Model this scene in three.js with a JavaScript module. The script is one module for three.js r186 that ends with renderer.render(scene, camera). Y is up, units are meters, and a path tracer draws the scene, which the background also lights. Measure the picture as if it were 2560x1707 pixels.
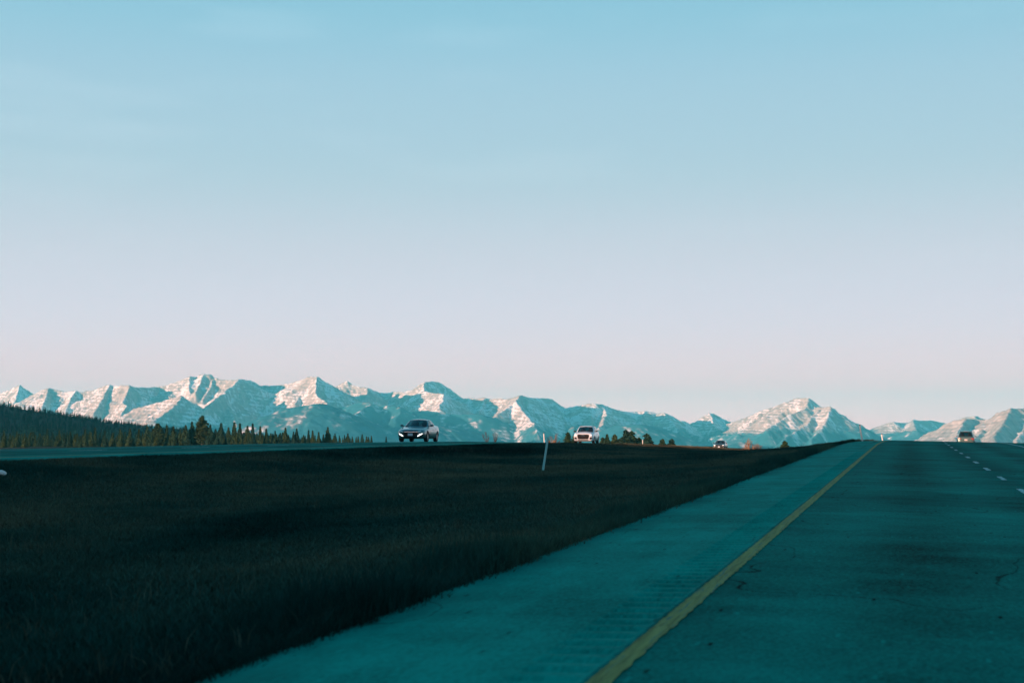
import * as THREE from 'three';
import { mergeGeometries, mergeVertices, toCreasedNormals } from 'three/addons/utils/BufferGeometryUtils.js';

// ------------------------------------------------------------------ camera, sky, sun, exposure
const FOCAL = 3556, EYE = 1.3, PITCH = 0.0687;            // a 50 mm view over a 2560 px wide frame
const scene = new THREE.Scene();
const camera = new THREE.PerspectiveCamera(27.0, 1024 / 682, 0.2, 60000);
camera.position.set(0, EYE, 0);
camera.rotation.set(PITCH, 0, 0);
camera.focus = 110; camera.userData.fStop = 2.8;
const renderer = new THREE.WebGLRenderer({ antialias: true });
renderer.setSize(1024, 682);
renderer.toneMapping = THREE.LinearToneMapping;
const EXPOSURE = 2.8;
renderer.toneMappingExposure = EXPOSURE;
renderer.shadowMap.enabled = true;

const lin = (c) => { c /= 255; return c <= 0.04045 ? c / 12.92 : Math.pow((c + 0.055) / 1.055, 2.4); };
const clamp = (x, a = 0, b = 1) => Math.min(b, Math.max(a, x));
const smooth = (a, b, x) => { const t = clamp((x - a) / (b - a)); return t * t * (3 - 2 * t); };
const mix = (a, b, t) => a + (b - a) * t;
function rng(seed) { let s = seed >>> 0; return () => { s = (s + 0x6D2B79F5) >>> 0; let t = Math.imul(s ^ (s >>> 15), 1 | s); t = (t + Math.imul(t ^ (t >>> 7), 61 | t)) ^ t; return ((t ^ (t >>> 14)) >>> 0) / 4294967296; }; }
const hash = (x, y, s = 0) => { let h = Math.imul(x | 0, 374761393) + Math.imul(y | 0, 668265263) + Math.imul(s | 0, 1442695041); h = Math.imul(h ^ (h >>> 13), 1274126177); return ((h ^ (h >>> 16)) >>> 0) / 4294967296; };
function noise(x, y, s = 0) {                               // smooth value noise, -1 .. 1
  const i = Math.floor(x), j = Math.floor(y); let a = x - i, b = y - j;
  a = a * a * a * (a * (a * 6 - 15) + 10); b = b * b * b * (b * (b * 6 - 15) + 10);
  return mix(mix(hash(i, j, s), hash(i + 1, j, s), a), mix(hash(i, j + 1, s), hash(i + 1, j + 1, s), a), b) * 2 - 1;
}
const fbm = (x, y, s = 0, n = 4) => { let a = 0.5, v = 0; for (let k = 0; k < n; k++) { v += a * noise(x, y, s + k); x = x * 2.03 + 17.1; y = y * 2.03 - 9.7; a *= 0.5; } return v; };
function table(points) {                                    // smooth (monotone) curve through points
  const n = points.length, m = [];
  const d = points.slice(1).map((p, i) => (p[1] - points[i][1]) / (p[0] - points[i][0]));
  for (let i = 0; i < n; i++) m.push(i === 0 ? d[0] : i === n - 1 ? d[n - 2] : d[i - 1] * d[i] <= 0 ? 0 : 2 * d[i - 1] * d[i] / (d[i - 1] + d[i]));
  return (x) => {
    if (x <= points[0][0]) return points[0][1] + m[0] * (x - points[0][0]);
    if (x >= points[n - 1][0]) return points[n - 1][1] + m[n - 1] * (x - points[n - 1][0]);
    let i = 0; while (x > points[i + 1][0]) i++;
    const h = points[i + 1][0] - points[i][0], t = (x - points[i][0]) / h, t2 = t * t, t3 = t2 * t;
    return (2 * t3 - 3 * t2 + 1) * points[i][1] + (t3 - 2 * t2 + t) * h * m[i] + (-2 * t3 + 3 * t2) * points[i + 1][1] + (t3 - t2) * h * m[i + 1];
  };
}

// clear evening sky: elevation in degrees, colour
const SKY = [[-90, 218, 216, 221], [0, 330, 250, 246], [1.2, 310, 246, 243], [2.4, 282, 231, 234], [4.6, 244, 226, 237], [7.9, 213, 216, 229], [11, 185, 209, 224], [14.2, 170, 205, 224], [17.3, 148, 199, 221], [24, 116, 180, 208], [35, 78, 155, 190], [55, 46, 130, 168], [90, 30, 112, 152]];
const skyCurve = [1, 2, 3].map((k) => table(SKY.map((r) => [r[0], lin(r[k])])));
{
  const W = 2048, H = 1024, data = new Float32Array(W * H * 4);
  for (let j = 0; j < H; j++) {
    const el = (j + 0.5) / H * 180 - 90, e = Math.max(el, 0), base = skyCurve.map((c) => Math.max(c(e), 0) / EXPOSURE);
    for (let i = 0; i < W; i++) {
      const az = (i + 0.5) / W * 360, o = (j * W + i) * 4;
      // thin ice-cloud veils, stretched along the horizon
      let c = 0;
      if (el > 0 && el < 60) {
        const a = az / 9, b = el / 1.35 + 0.25 * noise(az / 14, 3, 5);
        c = clamp(fbm(a, b, 11, 5) * 1.5 - 0.12) * smooth(3, 9, el) * smooth(55, 20, el) * (0.35 + 0.65 * clamp(0.5 + 0.9 * noise(az / 26, el / 7, 31)));
      }
      for (let k = 0; k < 3; k++) data[o + k] = base[k] + c * 0.055 * [1.1, 0.9, 0.85][k] / EXPOSURE;
      data[o + 3] = 1;
    }
  }
  const sky = new THREE.DataTexture(data, W, H, THREE.RGBAFormat, THREE.FloatType);
  sky.mapping = THREE.EquirectangularReflectionMapping; sky.magFilter = THREE.LinearFilter; sky.wrapS = THREE.RepeatWrapping; sky.needsUpdate = true;
  scene.background = sky; scene.environment = sky;
}
// low sun behind the camera and to its left
const SUN_AZ = 58 * Math.PI / 180, SUN_EL = 7 * Math.PI / 180;
const sunDir = new THREE.Vector3(-Math.sin(SUN_AZ) * Math.cos(SUN_EL), Math.sin(SUN_EL), Math.cos(SUN_AZ) * Math.cos(SUN_EL));
const sun = new THREE.DirectionalLight(new THREE.Color().setRGB(1, 0.52, 0.36), 5);
sun.position.copy(sunDir).multiplyScalar(2000); sun.castShadow = true; sun.shadow.radius = 1;
sun.shadow.mapSize.set(4096, 4096);
Object.assign(sun.shadow.camera, { left: -700, right: 700, top: 700, bottom: -700, near: 10, far: 5000 });
sun.target.position.set(0, 0, -200); scene.add(sun, sun.target);

// ------------------------------------------------------------------ helpers
const used = {};
const numbered = (name) => { const n = used[name] = (used[name] ?? -1) + 1; return n ? `${name}_${String(n).padStart(3, '0')}` : name; };
function tag(o, label, category, group, kind) {
  if (label) o.userData.label = label; if (category) o.userData.category = category;
  if (group) o.userData.group = group; if (kind) o.userData.kind = kind; return o;
}
function mesh(name, geometry, material, parent = scene) {
  const m = new THREE.Mesh(geometry, material); m.name = parent === scene ? numbered(name) : name;
  m.castShadow = m.receiveShadow = true; parent.add(m); return m;
}
function group(name, x = 0, y = 0, z = 0, turn = 0) {
  const g = new THREE.Group(); g.name = numbered(name); g.position.set(x, y, z); g.rotation.y = turn; scene.add(g); return g;
}
function surface(color, roughness = 0.9, more = {}) {
  const m = new THREE.MeshPhysicalMaterial({ roughness, ...more }); if (color) m.color.setRGB(...color); return m;
}
function sheet(nu, nv, at, uvAt, colorAt) {                 // grid surface: at(i, j) -> [x, y, z]
  const p = new Float32Array(nu * nv * 3), uv = uvAt && new Float32Array(nu * nv * 2), col = colorAt && new Float32Array(nu * nv * 3), idx = new Uint32Array((nu - 1) * (nv - 1) * 6);
  let q = 0;
  for (let j = 0; j < nv; j++) for (let i = 0; i < nu; i++) {
    const n = j * nu + i; p.set(at(i, j), n * 3);
    if (uv) uv.set(uvAt(i, j), n * 2);
    if (i < nu - 1 && j < nv - 1) { idx[q++] = n; idx[q++] = n + 1; idx[q++] = n + nu; idx[q++] = n + 1; idx[q++] = n + nu + 1; idx[q++] = n + nu; }
  }
  const g = new THREE.BufferGeometry();
  g.setAttribute('position', new THREE.BufferAttribute(p, 3)); if (uv) g.setAttribute('uv', new THREE.BufferAttribute(uv, 2));
  g.setIndex(new THREE.BufferAttribute(idx, 1)); g.computeVertexNormals();
  if (col) { const nor = g.attributes.normal.array; for (let n = 0; n < nu * nv; n++) col.set(colorAt(n % nu, Math.floor(n / nu), p[n * 3], p[n * 3 + 1], p[n * 3 + 2], Math.abs(nor[n * 3 + 1])), n * 3); g.setAttribute('color', new THREE.BufferAttribute(col, 3)); }
  return g;
}
function grainTexture(w, h, fn, srgb = true) {              // fn(i, j) -> [r, g, b] in 0 .. 1
  const d = new Uint8Array(w * h * 4);
  for (let j = 0; j < h; j++) for (let i = 0; i < w; i++) { const c = fn(i, j), o = (j * w + i) * 4; for (let k = 0; k < 3; k++) d[o + k] = clamp(c[k]) * 255; d[o + 3] = 255; }
  const t = new THREE.DataTexture(d, w, h); t.wrapS = t.wrapT = THREE.RepeatWrapping; t.magFilter = THREE.LinearFilter; t.minFilter = THREE.LinearMipmapLinearFilter;
  if (srgb) t.colorSpace = THREE.SRGBColorSpace; t.needsUpdate = true; return t;
}
// a place seen at pixel (px, py) of the survey photograph, D metres ahead
function survey(px, py, D) {
  const x = (px - 1280) / FOCAL, y = (853.5 - py) / FOCAL, c = Math.cos(PITCH), s = Math.sin(PITCH), f = c - y * s;
  return new THREE.Vector3(x / f * D, EYE + (y * c + s) / f * D, -D);
}

// ------------------------------------------------------------------ the lie of the land
// u runs along the highway, v across it (to the right); both carriageways are straight over the crest
const HEAD = Math.atan((2266 - 1280) / FOCAL), CU = Math.cos(HEAD), SU = Math.sin(HEAD);
const bend = (u) => { const a = Math.max(0, u - 70), b = Math.max(0, u - 170); return 0.00032 * (a * a - b * b); };
const world = (u, v) => { const w = v + bend(u) * smooth(-20, -7, v); return [u * SU + w * CU, -u * CU + w * SU]; };   // x, z
const toUV = (x, z) => { const u = x * SU - z * CU; let w = x * CU + z * SU, v = w; for (let k = 0; k < 4; k++) v = w - bend(u) * smooth(-20, -7, v); return [u, v]; };
const roadY = (u) => { const a = Math.max(0, u - 75), b = Math.max(0, u - 165); return 0.0134 * u - 0.0002 * (a * a - b * b); };
const farY = table([[-400, -0.6], [-50, 0.55], [0, 0.62], [32, 0.8], [60, 0.99], [87, 1.12], [126, 0.87], [222, -0.42], [300, -2.2], [450, -6.2], [700, -11]]);
const EDGE_L = -3.62, EDGE_R = 9.0, FAR_N = -22.6, FAR_F = -36.2;
const cross = (v) => v > -1.5 ? -0.022 * (v + 1.5) : -0.03 * (-1.5 - v);
const farCross = (v) => -0.012 * Math.abs(v + 29.5) + 0.03;
const roadTop = (u, v) => roadY(u) + cross(v), farTop = (u, v) => farY(u) + farCross(v);
function hillY(x, z) {                                       // wooded rise on the left, its foot nearing the highway far ahead
  const a = (x + 1150) / 640, b = (z + 1950) / 900;
  const c = (x + 1180) / 330, d = (z + 1200) / 520;             // added unseen shoulder beyond the frame, raised to keep the sun off it
  return (104 * Math.exp(-(a * a)) * Math.exp(-(b * b)) + 170 * Math.exp(-(c * c)) * Math.exp(-(d * d))) * (1 + 0.12 * fbm(x / 160, z / 160, 41, 3));
}
function plainY(x, z) {
  const D = Math.hypot(x, z), v = x * CU + z * SU, d = Math.max(0, D - mix(480, 640, smooth(-50, -85, v)));
  return Math.max(mix(-3.6, -2.0, smooth(-50, -85, v)) - 0.0135 * d, -118) + 0.5 * fbm(x / 45, z / 45, 7, 3) * smooth(120, 300, D) + (D > 900 ? hillY(x, z) : hillY(x, z) * smooth(600, 900, D));
}
function ridgeY(u, v) {                                      // wooded ridge behind and to the left; it holds the low sun off the road
  const a = (u + 108 + 10 * noise(v / 60, 2, 3)) / 30;
  return Math.exp(-a * a) * smooth(-46, -120, v) * smooth(-640, -520, v) * (32.5 + 1.2 * noise(v / 45, 1, 9));
}
function landY(u, v) {
  const [x, z] = world(u, v);
  const plain = plainY(x, z);
  let y;
  if (v >= EDGE_R) { const t = v - EDGE_R; y = mix(roadTop(u, EDGE_R) - 0.06 - Math.min(t * 0.22, 2.2), plain, smooth(8, 90, t)); }
  else if (v >= EDGE_L) y = roadTop(u, v) - 0.14;
  else if (v >= FAR_N) {
    const t = (v - EDGE_L) / (FAR_N - EDGE_L), dep = 0.5 + smooth(70, 200, u) * 0.9;
    y = mix(roadTop(u, EDGE_L) - 0.03, farTop(u, FAR_N) - 0.04, t) - dep * Math.pow(Math.max(0, Math.sin(Math.PI * t)), 0.85) + 0.05 * fbm(u / 3.1, v / 2.2, 3, 3) * Math.sin(Math.PI * clamp(t));
  } else if (v >= FAR_F) y = farTop(u, v) - 0.14;
  else { const t = FAR_F - v; y = mix(farTop(u, FAR_F) - 0.05 - Math.min(t * 0.16, 1.3), plain, smooth(6, 70, t)) + ridgeY(u, v); }
  if (u > 430) y = mix(y, plain, smooth(430, 560, u));
  return y;
}
const standY = (x, z) => landY(...toUV(x, z));

// ------------------------------------------------------------------ ground
const steps = (a, b, n) => Array.from({ length: n }, (_, i) => mix(a, b, i / n));
const grassMap = grainTexture(1024, 1024, (i, j) => {
  const n = fbm(i / 64 * 4, j / 64 * 4, 71, 4), f = hash(i, j, 5) - 0.5, b = noise((i % 1024) / 3, (j % 1024) / 9, 9);
  const v = 0.72 + 0.35 * n + 0.22 * f + 0.14 * b;
  return [v * (0.98 + 0.1 * n), v, v * 0.96];
});
{
  const us = [...steps(-420, -200, 12), ...steps(-200, -10, 30), ...steps(-10, 60, 140), ...steps(60, 130, 90), ...steps(130, 320, 70), ...steps(320, 600, 40), ...steps(600, 2600, 60), ...steps(2600, 15400, 40), 15400];
  const vs = [...steps(-9000, -2600, 24), ...steps(-2600, -650, 60), ...steps(-650, -130, 60), ...steps(-130, -40, 30), ...steps(-40, FAR_F - 0.05, 8), FAR_F - 0.05, FAR_F + 0.4, -30, FAR_N - 0.4, FAR_N + 0.05, ...steps(-22.2, EDGE_L - 0.4, 56), EDGE_L - 0.4, EDGE_L - 0.12, EDGE_L - 0.02, EDGE_L + 0.3, 2, EDGE_R - 0.3, EDGE_R + 0.02, ...steps(9.4, 30, 14), ...steps(30, 300, 24), ...steps(300, 2400, 34), ...steps(2400, 9000, 20), 9000];
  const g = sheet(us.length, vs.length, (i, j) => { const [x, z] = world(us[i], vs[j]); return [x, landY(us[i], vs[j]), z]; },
    (i, j) => [us[i] / 7, vs[j] / 7],
    (i, j, x, y, z) => {
      const u = us[i], v = vs[j], n = fbm(u / 6, v / 3.5, 23, 4), w = fbm(u / 26, v / 8, 29, 3);
      // sward: dark winter green with brown and straw patches; past the crest a straw tint stands for sunlit grass
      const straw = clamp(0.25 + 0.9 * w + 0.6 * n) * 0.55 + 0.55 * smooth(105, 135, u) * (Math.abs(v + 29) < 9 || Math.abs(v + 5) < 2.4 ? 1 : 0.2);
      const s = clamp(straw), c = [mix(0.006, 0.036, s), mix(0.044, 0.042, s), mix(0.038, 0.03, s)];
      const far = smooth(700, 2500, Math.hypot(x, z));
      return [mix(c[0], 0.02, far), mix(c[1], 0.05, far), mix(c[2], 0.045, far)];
    });
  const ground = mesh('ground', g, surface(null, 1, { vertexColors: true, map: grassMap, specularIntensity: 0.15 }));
  tag(ground, 'dark rough grass of the median and verges under the highway', 'ground', null, 'structure');
}

// ------------------------------------------------------------------ mountains
// ridge lines: [pixel x, pixel y, distance] surveyed from the photograph, then how steeply the flanks fall
const K = 1000;
const ridges = [
  // far peak at the left edge
  { f: 0.75, p: [[-420, 1015, 15.2], [-300, 985, 15], [-160, 1000, 14.9], [-60, 990, 14.8], [0, 982, 14.6], [24, 972, 14.5], [49, 960, 14.4], [61, 971, 14.6], [82, 984, 14.9], [120, 1010, 15.4]] },
  { f: 0.7, p: [[49, 960, 14.4], [42, 985, 14.0], [30, 1010, 13.6]] },
  // long ridge from the left to the notched summit
  { f: 0.62, p: [[-300, 1030, 12.6], [-150, 1000, 12.7], [-40, 1012, 12.9], [52, 1006, 13.0], [82, 984, 12.9], [106, 973, 12.8], [122, 969, 12.7], [136, 972, 12.7], [163, 978, 12.65], [188, 976, 12.6], [199, 979, 12.6], [218, 977, 12.6], [239, 972, 12.5], [258, 964, 12.4], [275, 961, 12.3], [286, 965, 12.3], [305, 962, 12.2], [324, 963, 12.1], [337, 967, 12.4], [359, 968, 12.7], [389, 966, 12.9], [408, 961, 12.9], [424, 957, 12.9], [435, 958, 12.8], [446, 952, 12.7], [463, 943, 12.6], [475, 939, 12.5], [480, 943, 12.6], [495, 937, 12.6], [509, 934, 12.5], [525, 935, 12.5], [536, 942, 12.5], [552, 948, 12.4], [571, 949, 12.35], [599, 947, 12.2]] },
  { f: 0.8, p: [[122, 969, 12.7], [112, 995, 12.3], [100, 1030, 11.8]] },
  { f: 0.8, p: [[188, 976, 12.6], [172, 1000, 12.2], [160, 1030, 11.8]] },
  { f: 0.8, p: [[275, 961, 12.3], [262, 985, 12.0], [248, 1005, 11.7], [232, 1030, 11.3]] },
  { f: 0.85, p: [[324, 963, 12.1], [314, 985, 11.8], [306, 1004, 11.5], [318, 1014, 11.3], [300, 1035, 11.0]] },
  { f: 0.8, p: [[475, 939, 12.5], [470, 962, 12.2], [474, 980, 12.0]] },
  { f: 0.8, p: [[509, 934, 12.5], [500, 960, 12.2], [488, 985, 11.8]] },
  { f: 0.8, p: [[536, 942, 12.5], [522, 975, 12.0], [505, 1000, 11.6]] },
  // lower lit ridge in front of it
  { f: 0.6, p: [[300, 1040, 11.2], [330, 1022, 11.2], [381, 1008, 11.1], [424, 996, 11.0], [454, 988, 10.9], [461, 1003, 11.1], [487, 1009, 11.3]] },
  { f: 0.7, p: [[454, 988, 10.9], [440, 1008, 10.6], [415, 1030, 10.3], [380, 1050, 10.0]] },
  // shaded face right of the notched summit
  { f: 0.58, p: [[599, 947, 12.2], [623, 950, 12.6], [635, 956, 12.9], [642, 962, 13.1], [680, 985, 13.6], [720, 1010, 14.2]] },
  { f: 0.72, p: [[599, 947, 12.2], [580, 965, 11.8], [560, 980, 11.4], [566, 1000, 11.1], [574, 1028, 10.6], [590, 1060, 10.0]] },
  { f: 0.8, p: [[560, 980, 11.4], [530, 1000, 11.0], [500, 1030, 10.5], [480, 1055, 10.1]] },
  // big pyramid
  { f: 0.68, p: [[642, 962, 12.9], [682, 964, 12.7], [709, 961, 12.5], [731, 956, 12.4], [752, 948, 12.2], [769, 941, 12.1], [795, 941, 11.9], [807, 950, 12.3], [823, 960, 12.7], [837, 967, 13.1], [880, 990, 14.0], [905, 1004, 14.4]] },
  { f: 0.8, p: [[795, 941, 11.9], [790, 960, 11.6], [787, 978, 11.3], [794, 992, 11.1], [818, 1006, 10.8], [822, 1030, 10.4]] },
  { f: 0.85, p: [[731, 956, 12.4], [720, 985, 11.9], [700, 1012, 11.4]] },
  { f: 0.85, p: [[769, 941, 12.1], [752, 980, 11.6], [735, 1008, 11.2]] },
  { f: 0.85, p: [[682, 964, 12.7], [668, 990, 12.2], [655, 1010, 11.8]] },
  // twin small peak, then the domed summit
  { f: 0.72, p: [[842, 965, 14.4], [856, 956, 14.3], [867, 951, 14.2], [875, 957, 14.2], [886, 963, 14.1], [902, 967, 14.0], [920, 969, 13.8], [932, 975, 14.1], [954, 981, 14.4], [973, 981, 14.3], [981, 979, 14.1], [1008, 979, 13.7], [1027, 975, 13.4], [1046, 965, 13.2], [1063, 954, 13.0], [1076, 952, 13.2], [1098, 955, 13.6], [1112, 965, 13.9], [1122, 979, 14.2], [1136, 990, 14.4], [1155, 995, 14.5], [1200, 1010, 14.8]] },
  { f: 0.8, p: [[920, 969, 13.8], [915, 985, 13.5], [908, 1000, 13.2]] },
  { f: 0.62, p: [[1063, 954, 13.0], [1056, 976, 12.7], [1078, 981, 12.4], [1112, 984, 12.0], [1106, 1000, 11.7], [1096, 1018, 11.4]] },
  { f: 0.7, p: [[1008, 979, 13.7], [1030, 992, 13.0], [1060, 1005, 12.4], [1075, 1018, 12.0]] },
  { f: 0.7, p: [[1112, 984, 12.0], [1150, 1004, 12.4], [1190, 1014, 12.9]] },
  // banded wall and the sharp lit peak
  { f: 0.66, p: [[1136, 992, 13.2], [1155, 996, 13.0], [1171, 995, 12.8], [1190, 995, 12.7], [1212, 993, 12.5], [1226, 997, 12.5], [1244, 994, 12.3], [1265, 997, 12.2], [1284, 993, 12.0], [1303, 987, 11.8], [1320, 992, 12.2], [1347, 994, 12.7], [1369, 995, 13.1], [1380, 998, 13.3], [1390, 1009, 13.6], [1401, 1021, 13.9], [1425, 1050, 14.4]] },
  { f: 0.75, p: [[1303, 987, 11.8], [1288, 1003, 11.5], [1270, 1018, 11.2], [1240, 1036, 10.9]] },
  { f: 0.62, p: [[1288, 1003, 11.5], [1310, 1030, 11.2], [1330, 1052, 10.8], [1345, 1080, 10.2]] },
  { f: 0.8, p: [[1212, 993, 12.5], [1205, 1012, 12.2], [1196, 1028, 11.9]] },
  { f: 0.8, p: [[1171, 995, 12.8], [1166, 1010, 12.5], [1160, 1024, 12.2]] },
  { f: 0.66, p: [[1347, 994, 12.7], [1352, 1016, 12.2], [1362, 1024, 12.0]] },
  // broad shaded massif
  { f: 0.6, p: [[1395, 1026, 13.4], [1410, 1020, 13.2], [1431, 1016, 13.0], [1450, 1014, 12.8], [1467, 1009, 12.6], [1488, 1008, 12.4], [1507, 1010, 12.6], [1521, 1018, 12.9], [1543, 1024, 13.2], [1565, 1028, 13.5], [1595, 1028, 13.6], [1614, 1028, 13.5], [1630, 1030, 13.5], [1643, 1035, 13.5], [1660, 1031, 13.2], [1673, 1037, 13.5], [1684, 1046, 13.8], [1690, 1053, 14.0], [1705, 1080, 14.4], [1730, 1120, 14.8]] },
  { f: 0.66, p: [[1450, 1014, 12.8], [1470, 1032, 12.3], [1480, 1060, 11.7]] },
  { f: 0.66, p: [[1507, 1010, 12.6], [1516, 1036, 12.0], [1500, 1070, 11.2]] },
  { f: 0.66, p: [[1614, 1028, 13.5], [1600, 1052, 12.8], [1590, 1085, 12.0]] },
  { f: 0.6, p: [[1660, 1031, 13.2], [1690, 1066, 12.6], [1720, 1100, 12.0], [1740, 1130, 11.4]] },
  { f: 0.9, p: [[1425, 1072, 10.7], [1437, 1064, 10.6], [1438, 1080, 10.4], [1420, 1098, 10.2]] },
  // little far peaks in the notch, then the pointed one
  { f: 0.7, p: [[1670, 1065, 16.6], [1692, 1054, 16.5], [1703, 1050, 16.4], [1714, 1053, 16.7], [1728, 1059, 17]] },
  { f: 0.62, p: [[1716, 1070, 14.6], [1739, 1054, 14.4], [1755, 1043, 14.2], [1774, 1032, 13.8], [1788, 1035, 14.1], [1804, 1045, 14.5], [1823, 1053, 14.8], [1845, 1060, 15.1]] },
  { f: 0.7, p: [[1774, 1032, 13.8], [1784, 1050, 13.4], [1786, 1064, 13.1], [1806, 1084, 12.6]] },
  { f: 0.6, p: [[1716, 1082, 12.9], [1728, 1084, 12.7], [1766, 1098, 12.2]] },
  { f: 0.6, p: [[1780, 1091, 12.3], [1810, 1086, 12.1], [1846, 1084, 11.9], [1852, 1094, 12.2]] },
  // the great slab
  { f: 0.6, p: [[1808, 1062, 13.6], [1840, 1052, 13.4], [1864, 1043, 13.2], [1901, 1027, 12.9], [1932, 1017, 12.7], [1953, 1009, 12.5], [1978, 1000, 12.3], [1993, 994, 12.2], [2005, 993, 12.1], [2027, 994, 12.0], [2033, 1006, 12.4], [2039, 1017, 12.7], [2050, 1040, 13.2]] },
  { f: 0.7, p: [[2027, 994, 12.0], [2012, 1022, 11.7], [1975, 1036, 11.5], [1945, 1054, 11.3], [1915, 1074, 11.0]] },
  { f: 0.7, p: [[2005, 993, 12.1], [1960, 1030, 11.9], [1918, 1048, 11.8]] },
  { f: 0.64, p: [[2020, 1026, 12.0], [2039, 1018, 11.9], [2054, 1017, 11.8], [2076, 1015, 11.6], [2088, 1023, 11.8], [2094, 1033, 11.9], [2103, 1037, 11.8], [2112, 1049, 11.9], [2125, 1061, 11.9], [2140, 1073, 12.0], [2156, 1084, 12.2], [2180, 1104, 12.5]] },
  { f: 0.75, p: [[2054, 1017, 11.8], [2030, 1044, 11.4], [2015, 1062, 11.1], [1985, 1080, 10.8], [1955, 1098, 10.5]] },
  { f: 0.8, p: [[2076, 1015, 11.6], [2066, 1045, 11.2], [2052, 1075, 10.8], [2030, 1100, 10.4]] },
  { f: 0.8, p: [[2103, 1037, 11.8], [2098, 1065, 11.3], [2088, 1090, 10.9]] },
  // hazy distance between, then the brown wall at the right
  { f: 0.5, p: [[2120, 1086, 17], [2161, 1073, 16.6], [2177, 1073, 16.3], [2198, 1066, 15.8], [2217, 1058, 15.4], [2235, 1054, 15.3], [2250, 1056, 15.5], [2278, 1056, 15.6], [2284, 1048, 15.4], [2299, 1051, 15.8], [2330, 1050, 16.2], [2354, 1055, 16.6], [2400, 1066, 17]] },
  { f: 0.5, p: [[2284, 1048, 15.4], [2290, 1075, 14.6]] },
  { f: 0.62, b: 1, p: [[2275, 1106, 10.6], [2299, 1095, 10.5], [2330, 1078, 10.3], [2360, 1061, 10.1], [2385, 1051, 10.0], [2415, 1046, 9.9], [2437, 1047, 10.0], [2461, 1047, 10.0], [2483, 1045, 9.9], [2492, 1033, 9.8], [2507, 1026, 9.7], [2529, 1020, 9.6], [2560, 1020, 9.7], [2640, 1005, 9.8], [2760, 1020, 10], [2900, 1010, 10]] },
  { f: 0.8, b: 1, p: [[2415, 1046, 9.9], [2404, 1068, 9.5], [2390, 1092, 9.1]] },
  { f: 0.8, b: 1, p: [[2483, 1045, 9.9], [2462, 1072, 9.4], [2436, 1100, 8.9]] },
  { f: 0.8, b: 1, p: [[2529, 1020, 9.6], [2510, 1055, 9.1], [2484, 1090, 8.6]] },
  { f: 0.8, b: 1, p: [[2600, 1012, 9.7], [2570, 1055, 9.1], [2540, 1098, 8.6]] },
  { f: 0.7, p: [[2407, 1044, 14], [2436, 1038, 13.8], [2461, 1046, 14]] },
  // wooded foothills in front
  { f: 0.4, w: 1, p: [[610, 1072, 8.6], [654, 1047, 8.7], [690, 1036, 8.7], [717, 1020, 8.7], [769, 1013, 8.7], [790, 1009, 8.7], [807, 1008, 8.8], [826, 1016, 9.0], [837, 1028, 9.2], [853, 1047, 9.5], [872, 1061, 9.8], [899, 1077, 10.1], [940, 1100, 10.5]] },
  { f: 0.5, w: 0.8, p: [[838, 1022, 11.4], [886, 1009, 11.1], [902, 1005, 11.0], [927, 1009, 10.9], [954, 1012, 10.9], [995, 1016, 10.8], [1014, 1024, 10.9], [1035, 1036, 11.0], [1076, 1060, 11.2]] },
  { f: 0.55, w: 0.7, p: [[927, 1009, 10.9], [905, 1024, 10.5], [880, 1040, 10.1], [858, 1052, 9.8]] },
  { f: 0.55, w: 0.7, p: [[995, 1016, 10.8], [1004, 1030, 10.5], [985, 1048, 10.2]] },
  { f: 0.42, w: 1, p: [[1000, 1034, 11.5], [1024, 1028, 11.4], [1063, 1026, 11.3], [1103, 1031, 11.2], [1144, 1036, 11.1], [1199, 1036, 11.0], [1227, 1043, 11.2], [1249, 1057, 11.4], [1268, 1073, 11.6], [1290, 1090, 11.8], [1312, 1106, 12.0]] },
  { f: 0.4, w: 1, p: [[940, 1086, 8.9], [990, 1066, 8.9], [1050, 1060, 8.9], [1110, 1066, 9.0], [1180, 1078, 9.1], [1230, 1092, 9.2]] },
  { f: 0.4, w: 1, p: [[1540, 1064, 10.4], [1600, 1060, 10.3], [1650, 1068, 10.4], [1690, 1092, 10.7], [1725, 1130, 11]] },
  { f: 0.4, w: 1, p: [[1720, 1142, 9.6], [1800, 1116, 9.5], [1850, 1104, 9.5], [1900, 1112, 9.6], [1960, 1126, 9.6], [2020, 1124, 9.7]] },
  { f: 0.4, w: 1, p: [[380, 1092, 9], [450, 1076, 9.1], [520, 1066, 9.2], [560, 1072, 9.3], [610, 1090, 9.5]] },
];
const segs = [];
for (const r of ridges) if (r.f >= 0.7) { const d0 = r.p[0][2]; for (const q of r.p) q[2] = d0 + (q[2] - d0) * 0.68; }   // ribs stay close to their wall
for (const r of ridges) for (let k = 0; k + 1 < r.p.length; k++) {
  const A = survey(r.p[k][0], r.p[k][1], r.p[k][2] * K), B = survey(r.p[k + 1][0], r.p[k + 1][1], r.p[k + 1][2] * K);
  segs.push({ ax: A.x, az: A.z, ay: A.y, dx: B.x - A.x, dz: B.z - A.z, dy: B.y - A.y, L2: (B.x - A.x) ** 2 + (B.z - A.z) ** 2, L: Math.hypot(B.x - A.x, B.z - A.z), f: r.f, w: r.w ?? 0, b: r.b ?? 0, id: segs.length * 37.7 });
}
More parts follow.
